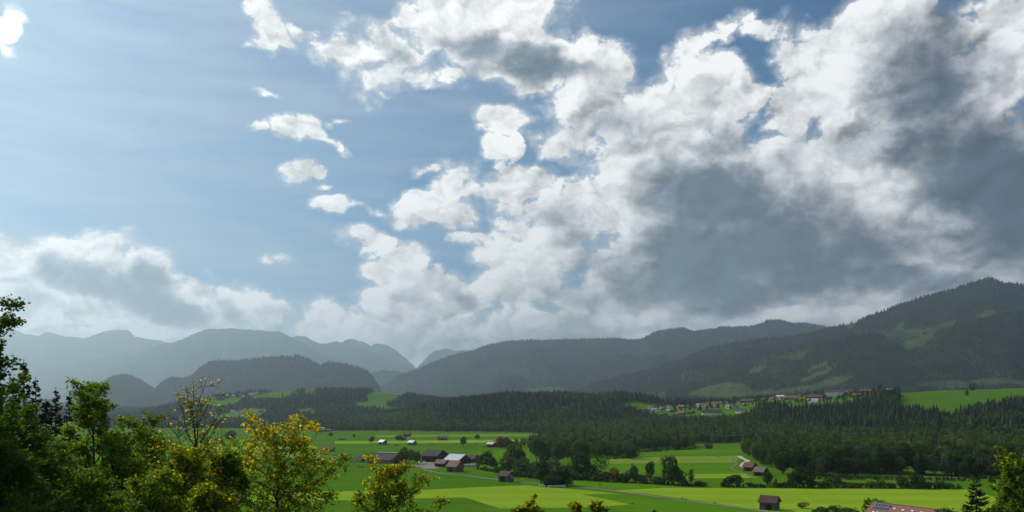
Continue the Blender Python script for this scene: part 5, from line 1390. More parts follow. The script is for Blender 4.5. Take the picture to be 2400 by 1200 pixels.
T(1478, 1075, 1040, 'round', 'end tree of the grove between the fields, over the pale strip', None, 40)
# village trees
for i, (px, py, top, k, lab) in enumerate([
 (2062,918,897,'broad','pale yellowish tree on the crest beside the reddish one'),(2101,925,906,'broad','wide brown autumn tree at the right end of the village crest'),
 (2006,922,904,'spruce','left one of two slim dark spruces on the village crest'),(2012,922,903,'spruce','right one of two slim dark spruces on the village crest'),
 (2275,913,895,'spruce','left one of two dark spruces on the crest of the green hill'),(2282,913,893,'spruce','right one of two dark spruces on the crest of the green hill'),
 (2266,930,911,'broad','dark round tree on the green slope under the two crest spruces'),
 (1492,957,948,'spruce','small tree on the little meadow left of the village'),(1540,957,945,'spruce','dark spruce behind the grey-roofed white house'),(1580,966,950,'spruce','dark spruce before the grey house of the village'),
 (1641,962,938,'spruce','tall dark spruce left of the long farmhouse'),(1618,960,947,'spruce','spruce above the brown-roofed cottage'),(1630,958,945,'spruce','slim spruce beside the cream house'),(1657,963,947,'broad','dark tree behind the long farmhouse roof'),
 (1694,947,935,'broad','round tree right of the red-brown roofed white house'),(1715,964,968,'broad',''),(1712,980,968,'broad','green tree on the slope below the long farmhouse'),(1645,996,972,'spruce','lone spruce rising before the lower village meadow'),(1733,992,975,'spruce','dark spruce at the right end of the lower village meadow'),
 (1816,940,922,'broad','leafy tree before the cream house with orange roof'),(1782,940,922,'broad','light leafy tree right of the wide brown-roofed farmhouse'),(1798,936,920,'broad','tree left of the metal-roofed house'),(1829,944,936,'broad','small orange-brown tree below the orange-roofed white house'),
 (1930,943,930,'broad','dark tree right of the white house below the inn'),(1922,944,930,'broad','dark tree close to the wall of the house below the inn'),(1946,944,928,'spruce','dark spruce in front of the hotel'),(1960,940,930,'broad','bush-like tree on the bank below the hotel'),(1995,932,922,'broad','small tree on the meadow below the pinkish house'),
 (1720,937,926,'broad','dark tree left of the crane foot'),(1690,940,930,'broad','dark tree above the middle of the village'),(1560,957,944,'spruce','dark spruce between the small timber house and the grey one'),(1664,941,930,'broad','tree at the upper edge of the village below the ridge')]):
    if not lab: continue
    lo, hi = (1450, 2060) if px < 2250 else (1500, 1860)
    Y = find_Y(px, py, lo, hi); z = gz(col_at(px, Y), Y); h = max(5., (CAMZ - (top - HY) / FPX * Y) - z)
    s = h / (22 if k == 'spruce' else 15.5)
    far_tree(k, i % 2, col_at(px, Y), Y, s, 'spruce_tree' if k == 'spruce' else 'broadleaf_tree', lab, 'tree', None)

# gardens and trees between the village houses
def village_gardens():
    rg = np.random.default_rng(314); n = 0
    for k in range(2500):
        px = rg.uniform(1520, 2090); lo = np.interp(px, [1520, 1640, 1760, 1900, 2090], [950, 936, 930, 922, 915]); hi = np.interp(px, [1520, 1640, 1760, 1900, 2090], [968, 966, 955, 946, 926])
        py = rg.uniform(lo, hi); Y = find_Y(px, py, 1450, 2080); X = col_at(px, Y)
        if any(abs(px - v[0]) < v[2] * .42 and -5 < py - v[1] < 2.5 for v in VILLAGE): continue
        kind = 'spruce' if rg.uniform() < .28 else 'broad'; h = rg.uniform(7, 16.5) * (1.2 if kind == 'spruce' else .9)
        nh, nn = near_house(px, py); side = ('left of' if px < nh[0] else 'right of') if abs(px - nh[0]) > nh[2] * .5 else ('below' if py > nh[1] else 'above')
        g = ('dark spruce' if kind == 'spruce' else 'leafy garden tree') + ', %s, %s the %s' % ('tall' if h > 12 else 'small', side, nn)
        far_tree(kind, n % 2, X, Y, h / (22 if kind == 'spruce' else 15.5), 'spruce_tree' if kind == 'spruce' else 'broadleaf_tree', g, 'tree', 'several: ' + g)
        n += 1
        if n >= 140: break
village_gardens()

# undergrowth closing the foot of the hedges
def undergrowth():
    rg = np.random.default_rng(55)
    for pts, nm, dens in ((((1338,1125),(1420,1129),(1500,1133),(1560,1137),(1650,1141)), 'undergrowth of nettles and brambles along the long hedge', 1.6), (((1690,1142),(1800,1143),(1950,1143.5),(2100,1145),(2260,1147)), 'undergrowth along the hedge before the riverside wood', 1.3),
                          (((1120,1100),(1180,1110),(1250,1120)), 'undergrowth under the grove by the hay hut', 1.6), (((1850,1124),(2000,1124),(2150,1125),(2300,1128)), 'undergrowth at the foot of the riverside wood', 1.6), (((1420,1078),(1475,1074),(1485,1062),(1560,1057),(1628,1053)), 'undergrowth along the foot of the grove', 1.2)):
        P = []
        for a, b in zip(pts[:-1], pts[1:]):
            p, q = Vector(place(*a)[:2]), Vector(place(*b)[:2]); n = int((q - p).length * dens)
            for k in range(n):
                r = p.lerp(q, rg.uniform()); P.append((r.x + rg.normal() * .8, r.y + rg.normal() * 1.6, gz(r.x, r.y) - .3))
        scatter('undergrowth', nm, P, rg.uniform(.06, .20, len(P)) * rg.uniform(.7, 1.5, len(P)), SRC['broad', 1])
undergrowth()
# ------------------------------------------------------------------ trees on the slope below the viewpoint, grown limb by limb
def fore_tree(px, top, Y, R, seed, label, kind='maple', yellow=0.1, ytop=0.5, per=12, nprim=24, leafy=None, lobed=False, size=.14, crown0=.2, lean=(0, 0), bare_top=False, dark=1.0, spread=1., shape=None, twigs=5, subs=7, up=.9):
    X = col_at(px, Y); z = gz(X, Y); H = CAMZ - (top - HY) / FPX * Y - z
    rg = np.random.default_rng(seed * 13 + 1)
    zd = CAMZ - .150 * Y - z     # bottom of what the photograph shows, above the foot
    paths, L = grow(seed, H / 1.02, R, lean, nprim, crown0, spread, up, twigs, subs, shape, leafy, per, z_dense=zd)
    zs = H / max(np.percentile(L[:, 2], 99.9) + .05, max(p[0][:, 2].max() for p in paths) - (.9 if leafy is None else .05))
    L[:, 2] *= zs
    for p in paths: p[0][:, 2] *= zs
    root = bpy.data.objects.new('maple_tree' if kind == 'maple' else 'broadleaf_tree', None); COL.objects.link(root)
    root.location = (X - lean[0], Y - lean[1], z - .1); tag(root, label, 'tree')
    v, f = tubes(paths); link('trunk', np_mesh('trunk', v, f, True), M['bark'], root)
    n = len(L); hrel = np.clip((L[:, 2] - zd) / max(H - zd, 1), 0, 1)
    clump = fbm(L[:, 0] * 1.1 + seed, L[:, 2] * 1.1 + L[:, 1] * .7, 3, seed)
    outer = np.clip(np.hypot(L[:, 0] - lean[0] * .6, L[:, 1]) / R, 0, 1)
    p = yellow + (hrel - .35) * ytop + (clump * .55 + (outer - .5) * .25) * min(1, ytop * 1.4 + .05)
    tint = np.clip(.34 + rg.normal(size=n) * .13, .02, .55)
    ye = rg.uniform(size=n) < p
    tint[ye] = np.clip(.72 + rg.normal(size=ye.sum()) * .13, .5, 1)
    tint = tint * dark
    me = leaves_mesh('crown', L, size * rg.uniform(.6, 1.25, n), tint, rg, .55, lobed=lobed)
    link('crown', me, M['leaf_maple'], root)
    return root
dome = lambda u: math.sin(math.pi * (.22 + .66 * u)) ** .7
wide = lambda u: max(.25, 1.15 - .9 * u)
# the two yellow-tipped maples, the bare-topped one and the small one right of them
fore_tree(665, 958, 40, 3.1, 5, 'big maple with orange-yellow upper leaves left of the open barn', yellow=.16, ytop=1.25, per=10, nprim=30, lobed=False, size=.15, lean=(.5, 0), shape=lambda u: 1.05 - .35 * u, crown0=.12, subs=8, twigs=6)
def leafy5(p, rg): return 1.0 if p[2] < 6.0 else .5 if p[2] < 7.0 else .14
fore_tree(452, 876, 36, 2.1, 12, 'sparse maple with bare twiggy top and yellow leaves below', yellow=.34, ytop=.9, per=10, nprim=28, size=.13, leafy=leafy5, shape=lambda u: 1.0 - .45 * u, up=1.15, crown0=.15, subs=7, twigs=6)
fore_tree(905, 1063, 45, 2.9, 21, 'small yellow-topped maple in front of the long barn', yellow=.14, ytop=.95, per=9, nprim=26, size=.16, shape=wide, crown0=.08, subs=8, twigs=6)
fore_tree(205, 884, 38, 1.9, 31, 'tall green maple with knobbly rounded top, second from the left edge', yellow=.0, ytop=.05, per=12, nprim=26, size=.15, shape=lambda u: .95 - .45 * u, crown0=.1, subs=7, twigs=6)
fore_tree(348, 960, 40, 2.2, 37, 'green maple between the knobbly one and the bare-topped one', yellow=.03, ytop=.1, per=14, nprim=26, size=.14, shape=lambda u: 1.1 - .55 * u, crown0=.1, subs=7, twigs=6)
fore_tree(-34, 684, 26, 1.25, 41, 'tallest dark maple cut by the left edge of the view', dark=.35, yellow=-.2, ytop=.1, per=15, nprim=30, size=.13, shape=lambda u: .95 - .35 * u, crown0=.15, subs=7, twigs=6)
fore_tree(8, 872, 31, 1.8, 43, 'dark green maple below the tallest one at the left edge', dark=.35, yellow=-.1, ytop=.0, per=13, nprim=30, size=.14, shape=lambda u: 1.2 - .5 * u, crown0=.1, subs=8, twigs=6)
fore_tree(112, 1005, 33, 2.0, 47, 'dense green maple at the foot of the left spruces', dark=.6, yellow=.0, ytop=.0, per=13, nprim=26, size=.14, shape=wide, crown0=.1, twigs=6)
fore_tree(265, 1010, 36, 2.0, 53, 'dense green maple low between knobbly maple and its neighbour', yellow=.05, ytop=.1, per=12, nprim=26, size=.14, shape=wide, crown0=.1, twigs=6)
fore_tree(420, 1035, 34, 1.8, 59, 'bright green and yellow maple at the foot of the bare-topped one', yellow=.10, ytop=.3, per=11, nprim=24, size=.13, shape=wide, crown0=.1, twigs=6)
fore_tree(528, 1050, 37, 1.6, 61, 'dark green maple filling the gap left of the big yellow one', yellow=.0, ytop=.1, per=15, nprim=24, size=.14, shape=wide, crown0=.1)
fore_tree(350, 1090, 31, 1.9, 67, 'low green maple between the knobbly and the sparse maples', yellow=.05, ytop=.1, per=12, nprim=22, size=.13, shape=wide, crown0=.1)
fore_tree(190, 1080, 29, 2.0, 71, 'lowest dark maple under the knobbly one', dark=.6, yellow=.0, ytop=.0, per=13, nprim=22, size=.13, shape=wide, crown0=.1)
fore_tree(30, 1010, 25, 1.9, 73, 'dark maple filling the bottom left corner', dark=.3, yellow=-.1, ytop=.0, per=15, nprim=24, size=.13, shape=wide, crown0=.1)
fore_tree(478, 1120, 32, 1.4, 79, 'small green maple under the yellow leaves of the sparse one', yellow=.15, ytop=.2, per=15, nprim=20, size=.13, shape=wide, crown0=.1)
fore_tree(1232, 1158, 78, 3.1, 83, 'wide green tree top with golden tips at the bottom edge left of centre field', yellow=.25, ytop=.7, per=13, nprim=30, size=.24, shape=wide, crown0=.05, subs=8, twigs=5)
fore_tree(1345, 1172, 80, 2.2, 89, 'left half of the low yellowish tree top at the bottom edge', yellow=.35, ytop=.6, per=12, nprim=24, size=.24, shape=wide, crown0=.05)
fore_tree(1408, 1168, 80, 2.2, 97, 'right half of the low yellowish tree top at the bottom edge', yellow=.25, ytop=.5, per=12, nprim=24, size=.24, shape=wide, crown0=.05)
fore_tree(2398, 1048, 140, 5.4, 101, 'big olive broadleaf tree cut by the right edge', kind='b', yellow=.06, ytop=.15, per=13, nprim=44, size=.42, shape=lambda u: 1.0 - .35 * u, crown0=.15, subs=9, twigs=5)
fore_tree(2368, 1085, 165, 3.8, 103, 'lighter broadleaf tree just left of the big olive one', kind='b', yellow=.02, ytop=.1, per=12, nprim=28, size=.42, shape=dome, crown0=.1)
fore_tree(2338, 1170, 125, 2.4, 107, 'bushy green tree at the bottom right before the spruce', kind='b', yellow=.05, ytop=.1, per=13, nprim=24, size=.34, shape=wide, crown0=.05)

def fore_spruce(px, top, Y, R, seed, label, levels=44, per=12, H=None):
    X = col_at(px, Y); z = gz(X, Y); H = CAMZ - (top - HY) / FPX * Y - z
    root = bpy.data.objects.new('spruce_tree', None); COL.objects.link(root); root.location = (X, Y, z - .1); tag(root, label, 'tree')
    rg = np.random.default_rng(seed); VV = []; T_ = []; paths = [(np.array([[0, 0, 0], [0, 0, H * .5], [0, 0, H]]), np.array([H * .013, H * .008, .02]), 7)]
    for i in range(levels * 5):
        u = rg.uniform() ** .8; zz = H * (.08 + .90 * u); r = R * (1 - u) ** .85 * rg.uniform(.55, 1.2) + .12
        az = rg.uniform(0, 6.283); rr = r; c, s = math.cos(az), math.sin(az)
        lift = .55 * max(0, u - .45) - .28 * (1 - u)
        if zz < H - .135 * 0 - 9.5 and i % 2: continue
        side = np.array([-s, c, 0]); out = np.array([c, s, 0]); m = 5; t = np.linspace(0, 1, m)[:, None]
        br = np.array([0, 0, zz]) + out * rr * t + np.array([0, 0, 1.]) * (lift * rr * t - .30 * rr * t * (1 - t) + .10 * rr * t ** 3) + side * rr * .12 * rg.normal() * t ** 2
        paths.append((br, (.010 + .012 * rr) * (1 - t[:, 0]) + .004, 3))
        k = max(5, int(rr / .085))
        for q in range(k):
            g = .10 + .90 * (q + rg.uniform()) / k; b = np.array([np.interp(g, t[:, 0], br[:, x]) for x in range(3)])
            for sg in (-1, 1):
                ln = rr * .30 * (1.1 - g * .75) * rg.uniform(.5, 1.3) + .10
                e = b + side * sg * ln * rg.uniform(.5, 1) + out * ln * rg.uniform(.3, .9) + np.array([0, 0, ln * rg.uniform(-.85, .12)])
                w = out * .045 + np.array([0, 0, .035]) + side * .02
                VV += [b - w, e - w * .4, e + w * .4, b + w]; T_ += [.45 + rg.normal() * .2] * 4
    n = len(VV) // 4
    me = np_mesh('crown', np.array(VV), np.arange(n)[:, None] * 4 + np.array([[0, 1, 2, 3]])); set_tint(me, np.array(T_)); link('crown', me, M['needle'], root)
    v, f = tubes(paths); link('trunk', np_mesh('trunk', v, f, True), M['bark'], root); return root
fore_spruce(56, 838, 56, 2.4, 3, 'spiky spruce rising right behind the maple at the left edge')
fore_spruce(84, 880, 60, 2.2, 4, 'shorter spruce leaning against the spiky one', 38)
fore_spruce(30, 900, 58, 2.6, 5, 'dark spruce left of the spiky one', 38)
fore_spruce(131, 904, 60, 2.1, 6, 'slim spruce half way between the spiky one and the knobbly maple', 38)
fore_spruce(163, 916, 62, 2.0, 7, 'small spruce top directly left of the knobbly maple', 34)
fore_spruce(108, 930, 52, 2.2, 8, 'broad dark spruce low between the two slim spruce tops', 34)
fore_spruce(240, 965, 66, 2.2, 9, 'dark spruce low behind the knobbly maple', 32)
fore_spruce(2288, 1098, 150, 6.2, 10, 'dark open-branched spruce at the lower right', 46, 12)
fore_spruce(1535, 1190, 90, 1.0, 11, 'tip of a little spruce at the bottom edge of the middle field', 26, 8)
# ------------------------------------------------------------------ crane, line, animals, people, vehicles
def rod(a, b, r=.08, sd=4): return (np.array([a, b], float), np.array([r, r]), sd)
def rods(name, items, mat, parent=None):
    v, f = tubes([i if isinstance(i, tuple) else i for i in items]); return link(name, np_mesh(name, v, f), mat, parent)
M['steel'] = paint('steel', (.09, .09, .10), (.16, .16, .17), 2, rough=.5)
def crane():
    Y = 1850.; X = col_at(1765, Y); z = gz(X, Y); top = CAMZ + (955 - 899) / FPX * Y - z; H = top
    r = bpy.data.objects.new('tower_crane', None); COL.objects.link(r); r.location = (X, Y, z); tag(r, 'dark tower crane standing behind the village roofs', 'crane')
    w = .9; it = [rod((i * w, j * w, 0), (i * w, j * w, H), .16) for i in (-1, 1) for j in (-1, 1)]
    n = 20
    for k in range(n):
        a, b = H * k / n, H * (k + 1) / n; s = 1 if k % 2 else -1
        it += [rod((-w * s, -w, a), (w * s, -w, b), .10), rod((-w * s, w, a), (w * s, w, b), .10), rod((-w, -w * s, a), (-w, w * s, b), .10), rod((w, -w * s, a), (w, w * s, b), .10)]
    rods('mast', it, M['steel'], r)
    def boom(name, x0, x1, n):
        it = [rod((x0, -.6, H), (x1, -.6, H), .14), rod((x0, .6, H), (x1, .6, H), .14), rod((x0, 0, H + 1.3), (x1, 0, H + 1.3), .14)]
        for k in range(n):
            a = x0 + (x1 - x0) * k / n; b = x0 + (x1 - x0) * (k + 1) / n; m = (a + b) / 2
            it += [rod((a, -.6, H), (m, 0, H + 1.3), .08), rod((m, 0, H + 1.3), (b, -.6, H), .08), rod((a, .6, H), (m, 0, H + 1.3), .08), rod((m, 0, H + 1.3), (b, .6, H), .08)]
        return rods(name, it, M['steel'], r)
    boom('jib', 0, -14, 12); boom('counter_jib', 0, 6, 5)
    rods('apex', [rod((-.6, 0, H), (0, 0, H + 6), .16), rod((.6, 0, H), (0, 0, H + 6), .16)], M['steel'], r)
    rods('tie_bar', [rod((0, 0, H + 6), (-9, 0, H + 1.3), .07), rod((0, 0, H + 6), (5.5, 0, H + 1.3), .07)], M['steel'], r)
    boxes('counterweight', [((5.2, 0, H - .9), (1.6, 1.4, 1.8))], M['concrete'], r)
    boxes('cab', [((1.3, -1.3, H - 1.4), (1.5, 1.3, 2.0))], M['steel'], r)
    rods('hook', [rod((-10, 0, H), (-10, 0, H - 5), .06), rod((-10, 0, H - 5), (-10, 0, H - 5.9), .25)], M['steel'], r)
crane()

def pole_line():
    pts = [(345,1500),(530,1440),(688,1400),(990,1350),(1225,1300),(1478,1230),(1608,1140),(1742,1075),(1905,1000),(2090,950)]
    ends = []
    for n, (px, Y) in enumerate(pts):
        X = col_at(px, Y); z = gz(X, Y); h = 13.5
        r = bpy.data.objects.new('power_pole', None); COL.objects.link(r); r.location = (X, Y, z)
        where = ['behind the left maples', 'left of the lone tree between the maples', 'behind the big yellow maple', 'left of the long far shed', 'behind the big red-roofed farmhouse', 'over the end of the grove', 'at the wood edge beside the far dark hut', 'at the corner of the riverside wood', 'inside the riverside wood', 'deep in the riverside wood on the right'][n]
        tag(r, 'thin wooden power pole ' + where, 'pole', 'poles of the power line across the plain')
        rods('post', [(np.array([[0, 0, -.3], [0, 0, h]], float), np.array([.17, .12]), 6)], M['wood_grey'], r)
        boxes('crossarm', [((0, 0, h - .5), (.16, 2.4, .16))], M['wood_grey'], r)
        for s in (-1.05, 0, 1.05): rods('insulator', [rod((0, s, h - .4), (0, s, h - .1), .07, 5)], M['glass_dark'], r)
        ends.append(Vector((X, Y, z + h - .1)))
    for s, w in ((-1.05, 'near'), (0, 'middle'), (1.05, 'far')):
        P = []
        for a, b in zip(ends[:-1], ends[1:]):
            for k in range(12):
                t = k / 12.; p = a.lerp(b, t); p.z -= 4 * 2.6 * t * (1 - t); P.append((p.x, p.y + s, p.z))
        P.append((ends[-1].x, ends[-1].y + s, ends[-1].z))
        o = rods('power_cable', [(np.array(P), np.full(len(P), .035), 4)], M['roof_grey']); tag(o, 'pale %s cable of the power line sagging across the plain' % w, 'cable', 'cables of the power line')
pole_line()

# --- cattle: one continuous body with legs, neck and head
def animal_mesh(name, L=2.2, h=1.35, coat=(.02, .016, .014), grazing=True, horse=False):
    me = bpy.data.meshes.new(name)
    zb = h * .78; V_ = [(-L*.42, 0, zb), (-L*.15, 0, zb * .98), (L*.15, 0, zb), (L*.36, 0, zb * 1.03)]; E = [(0, 1), (1, 2), (2, 3)]; R_ = [.26, .34, .34, .28]
    def chain(st, pts, rs):
        p = st
        for q, r in zip(pts, rs): V_.append(q); R_.append(r); E.append((p, len(V_) - 1)); p = len(V_) - 1
    for s in (-.2, .2):
        chain(0, [(-L*.42, s, h*.50), (-L*.45, s, h*.26), (-L*.42, s, 0.02)], [.13, .07, .06])
        chain(3, [(L*.36, s, h*.46), (L*.37, s, h*.24), (L*.36, s, 0.02)], [.11, .065, .06])
    if grazing: chain(3, [(L*.52, 0, zb * .78), (L*.60, 0, zb * .35), (L*.68, 0, .12)], [.17, .13, .09])
    elif horse: chain(3, [(L*.48, 0, zb * 1.35), (L*.54, 0, zb * 1.6), (L*.70, 0, zb * 1.42)], [.16, .12, .08])
    else: chain(3, [(L*.50, 0, zb * 1.15), (L*.58, 0, zb * 1.15), (L*.70, 0, zb * .98)], [.17, .14, .09])
    chain(0, [(-L*.50, 0, zb * .8), (-L*.52, 0, zb * .35)], [.05, .04])
    me.from_pydata(V_, E, []); o = bpy.data.objects.new(name, me); COL.objects.link(o)
    md = o.modifiers.new('skin', 'SKIN')
    for i, r in enumerate(R_): me.skin_vertices[0].data[i].radius = (r, r)
    me.skin_vertices[0].data[1].use_root = True
    dg = bpy.context.evaluated_depsgraph_get(); m2 = bpy.data.meshes.new_from_object(o.evaluated_get(dg)); bpy.data.objects.remove(o)
    m, n = new_mat(name); p = coord(n); q = n.noise(p, 1.4, 2, .5)
    out_bsdf(n, n.mix(q, rgb(*coat), rgb(*[c * 1.9 for c in coat])), .7, .2); m2.materials.clear(); m2.materials.append(m); m2.name = name
    return m2
CG = animal_mesh('cow_grazing'); CS = animal_mesh('cow_standing', grazing=False); CB = animal_mesh('cow_brown', coat=(.07, .04, .022))
HG = animal_mesh('horse_grazing', 2.4, 1.5, (.03, .018, .012)); HS = animal_mesh('horse_standing', 2.4, 1.5, (.05, .028, .016), grazing=False, horse=True)
rg5 = np.random.default_rng(5)
spots = [(758,1080),(763,1082),(766,1080),(771,1079),(777,1080),(756,1084),(789,1082),(791,1080),(795,1080),(799,1083),(803,1082),(801,1081),(812,1075),(800,1074),(808,1079),(815,1080),(813,1077),(818,1079),(822,1074),(788,1083),(830,1075),(783,1076),(797,1079),(820,1077),(806,1083)]
for n, (px, py) in enumerate(spots):
    X, Y, z = place(px, py); me = (CG, CG, CS, CB)[n % 4] if n > 5 else (CG, CB)[n % 2]
    o = link('cow', me, None, None, (X, Y, z), (0, 0, rg5.uniform(0, 6.28)))
    tag(o, ('dark cow on the pasture left of the open cattle shelter' if me is not CB else 'brown cow on the pasture left of the open cattle shelter'), 'cow', 'dark cows on the pasture by the shelter' if me is not CB else 'brown cows on the pasture by the shelter')
for px, py, me, lab in [(1002,1041.5,HG,'leftmost grazing horse on the far plain'),(1010,1043,HS,'dark horse standing in the middle of the far plain'),(1014,1042,HG,'dark grazing horse close beside the standing one'),(1070,1042,HG,'single grazing horse left of the lone round tree'),(1115,1042,HG,'left one of two horses right of the lone round tree'),(1120,1042.5,HS,'right one of two horses right of the lone round tree')]:
    X, Y, z = place(px, py); tag(link('horse', me, None, None, (X, Y, z), (0, 0, .2 if n % 2 else 3.0)), lab, 'horse', 'horses on the far plain')

# --- people: one skinned figure each, with shirt and trousers as clothing
def person_mesh(pose):
    V_ = []; E = []; R_ = []
    def add(p, r, parent=None):
        V_.append(p); R_.append(r); 
        if parent is not None: E.append((parent, len(V_) - 1))
        return len(V_) - 1
    lean = .35 if pose == 'ride' else 0.0; hz = .95
    hip = add((0, 0, hz), .15); wa = add((lean * .3, 0, hz + .2), .13, hip); ch = add((lean * .8, 0, hz + .45), .17, wa)
    nk = add((lean * 1.0, 0, hz + .58), .06, ch); hd = add((lean * 1.1 + .03, 0, hz + .68), .095, nk); add((lean * 1.1 + .03, 0, hz + .79), .09, hd)
    for s in (-1, 1):
        sh = add((lean * .8, s * .2, hz + .48), .065, ch)
        if pose == 'ride': e = add((lean * .8 + .22, s * .24, hz + .27), .045, sh); add((lean * .8 + .42, s * .2, hz + .12), .035, e)
        else: e = add((s * .06, s * .25, hz + .2), .045, sh); add((s * .14 + .05, s * .25, hz - .05), .035, e)
        h = add((0, s * .09, hz - .05), .10, hip)
        if pose == 'ride': k = add((.34, s * .1, hz - (.38 if s > 0 else .18)), .065, h); f = add((.12 if s > 0 else .22, s * .1, hz - (.78 if s > 0 else .58)), .045, k); add((.26 if s > 0 else .36, s * .1, hz - (.82 if s > 0 else .62)), .035, f)
        else: k = add((s * .12 + .03, s * .09, .50), .07, h); f = add((s * .24 - .03, s * .09, .09), .045, k); add((s * .24 + .12, s * .09, .04), .035, f)
    me = bpy.data.meshes.new('person'); me.from_pydata(V_, E, []); o = bpy.data.objects.new('tmp_person', me); COL.objects.link(o)
    o.modifiers.new('skin', 'SKIN'); o.modifiers.new('sub', 'SUBSURF').levels = 1
    for i, r in enumerate(R_): me.skin_vertices[0].data[i].radius = (r, r)
    me.skin_vertices[0].data[0].use_root = True
    dg = bpy.context.evaluated_depsgraph_get(); m2 = bpy.data.meshes.new_from_object(o.evaluated_get(dg)); bpy.data.objects.remove(o); return m2
def solid(name, c, rough=.7): m, n = new_mat(name); out_bsdf(n, rgb(*c), rough, .2); return m
SKIN = solid('skin', (.45, .27, .19)); HAIR = solid('hair', (.03, .02, .015)); HELM = solid('helmet', (.45, .45, .45), .3)
PW = person_mesh('walk'); PR = person_mesh('ride')
def person(px, py, pose, shirt, pants, label, yaw, group):
    X, Y, z = place(px, py); me = (PR if pose == 'ride' else PW).copy(); me.materials.clear()
    for c in (SKIN, solid('shirt', shirt), solid('trousers', pants), HELM if pose == 'ride' else HAIR): me.materials.append(c)
    for p in me.polygons:
        zc = p.center.z; r = abs(p.center.y)
        p.material_index = 3 if zc > 1.68 else 0 if zc > 1.5 else 2 if zc < .98 and r < .2 else (1 if zc > 1.1 else 0) if r > .2 else 1
        p.use_smooth = True
    o = link('person', me, None, None, (X, Y, z + .06), (0, 0, yaw)); tag(o, label, 'person', group)
    if pose == 'ride':
        o.location.z += .03; b = bpy.data.objects.new('bicycle', None); COL.objects.link(b); b.location = (X, Y, z + .06); b.rotation_euler = (0, 0, yaw)
        tag(b, label.replace('person in', 'bicycle ridden by the cyclist in').split(' riding')[0] + label.split(' riding')[1].replace(' a bicycle', ''), 'bicycle', 'bicycles on the field path')
        for x in (-.52, .56):
            an = np.linspace(0, 2 * math.pi, 19); P = np.stack([x + .34 * np.cos(an), 0 * an, .35 + .34 * np.sin(an)], 1)
            w = rods('wheel', [(P, np.full(19, .025), 5)], M['steel'], b)
            rods('spokes', [rod((x - .33 * math.cos(a), 0, .35 - .33 * math.sin(a)), (x + .33 * math.cos(a), 0, .35 + .33 * math.sin(a)), .006, 3) for a in (0, .6, 1.2, 1.8, 2.4)], M['steel'], w)
        rods('frame', [rod(*q) for q in [((-.52, 0, .35), (0, 0, .32), .02), ((-.52, 0, .35), (-.12, 0, .82), .016), ((0, 0, .32), (-.14, 0, .88), .022), ((0, 0, .32), (.42, 0, .82), .024), ((-.12, 0, .80), (.42, 0, .84), .022), ((.42, 0, .9), (.56, 0, .35), .02)]], M['steel'], b)
        rods('handlebar', [rod((.42, -.24, .98), (.42, .24, .98), .016), rod((.42, 0, .98), (.42, 0, .85), .018)], M['steel'], b)
        boxes('saddle', [((-.15, 0, .91), (.26, .14, .05))], M['dark_gap'], b)
    return o
yw_p = math.atan2(-13, 60)
person(1598, 1171.5, 'ride', (.03, .03, .035), (.02, .02, .025), 'person in black riding a bicycle, first of the pair on the path', yw_p, 'cyclists on the field path')
person(1607, 1172.7, 'ride', (.55, .55, .56), (.02, .02, .025), 'person in a pale top riding a bicycle, second of the pair on the path', yw_p, 'cyclists on the field path')
person(1675, 1181.6, 'ride', (.04, .04, .05), (.03, .03, .035), 'person in dark clothes riding a bicycle alone on the path', yw_p, 'cyclists on the field path')
person(1000.5, 1101.2, 'walk', (.03, .03, .04), (.02, .02, .03), 'person in dark clothes walking, left of the first pair near the farm yard', 2.6, 'walkers on the path by the farm')
person(1004, 1102.6, 'walk', (.05, .04, .04), (.03, .03, .05), 'person in brown walking, right of the first pair near the farm yard', 2.6, 'walkers on the path by the farm')
person(1024, 1106.6, 'walk', (.03, .05, .07), (.02, .02, .03), 'person in dark blue walking, left of the second pair on the path', 2.6, 'walkers on the path by the farm')
person(1029, 1107.2, 'walk', (.06, .03, .03), (.02, .02, .03), 'person in dark red walking, right of the second pair on the path', 2.6, 'walkers on the path by the farm')

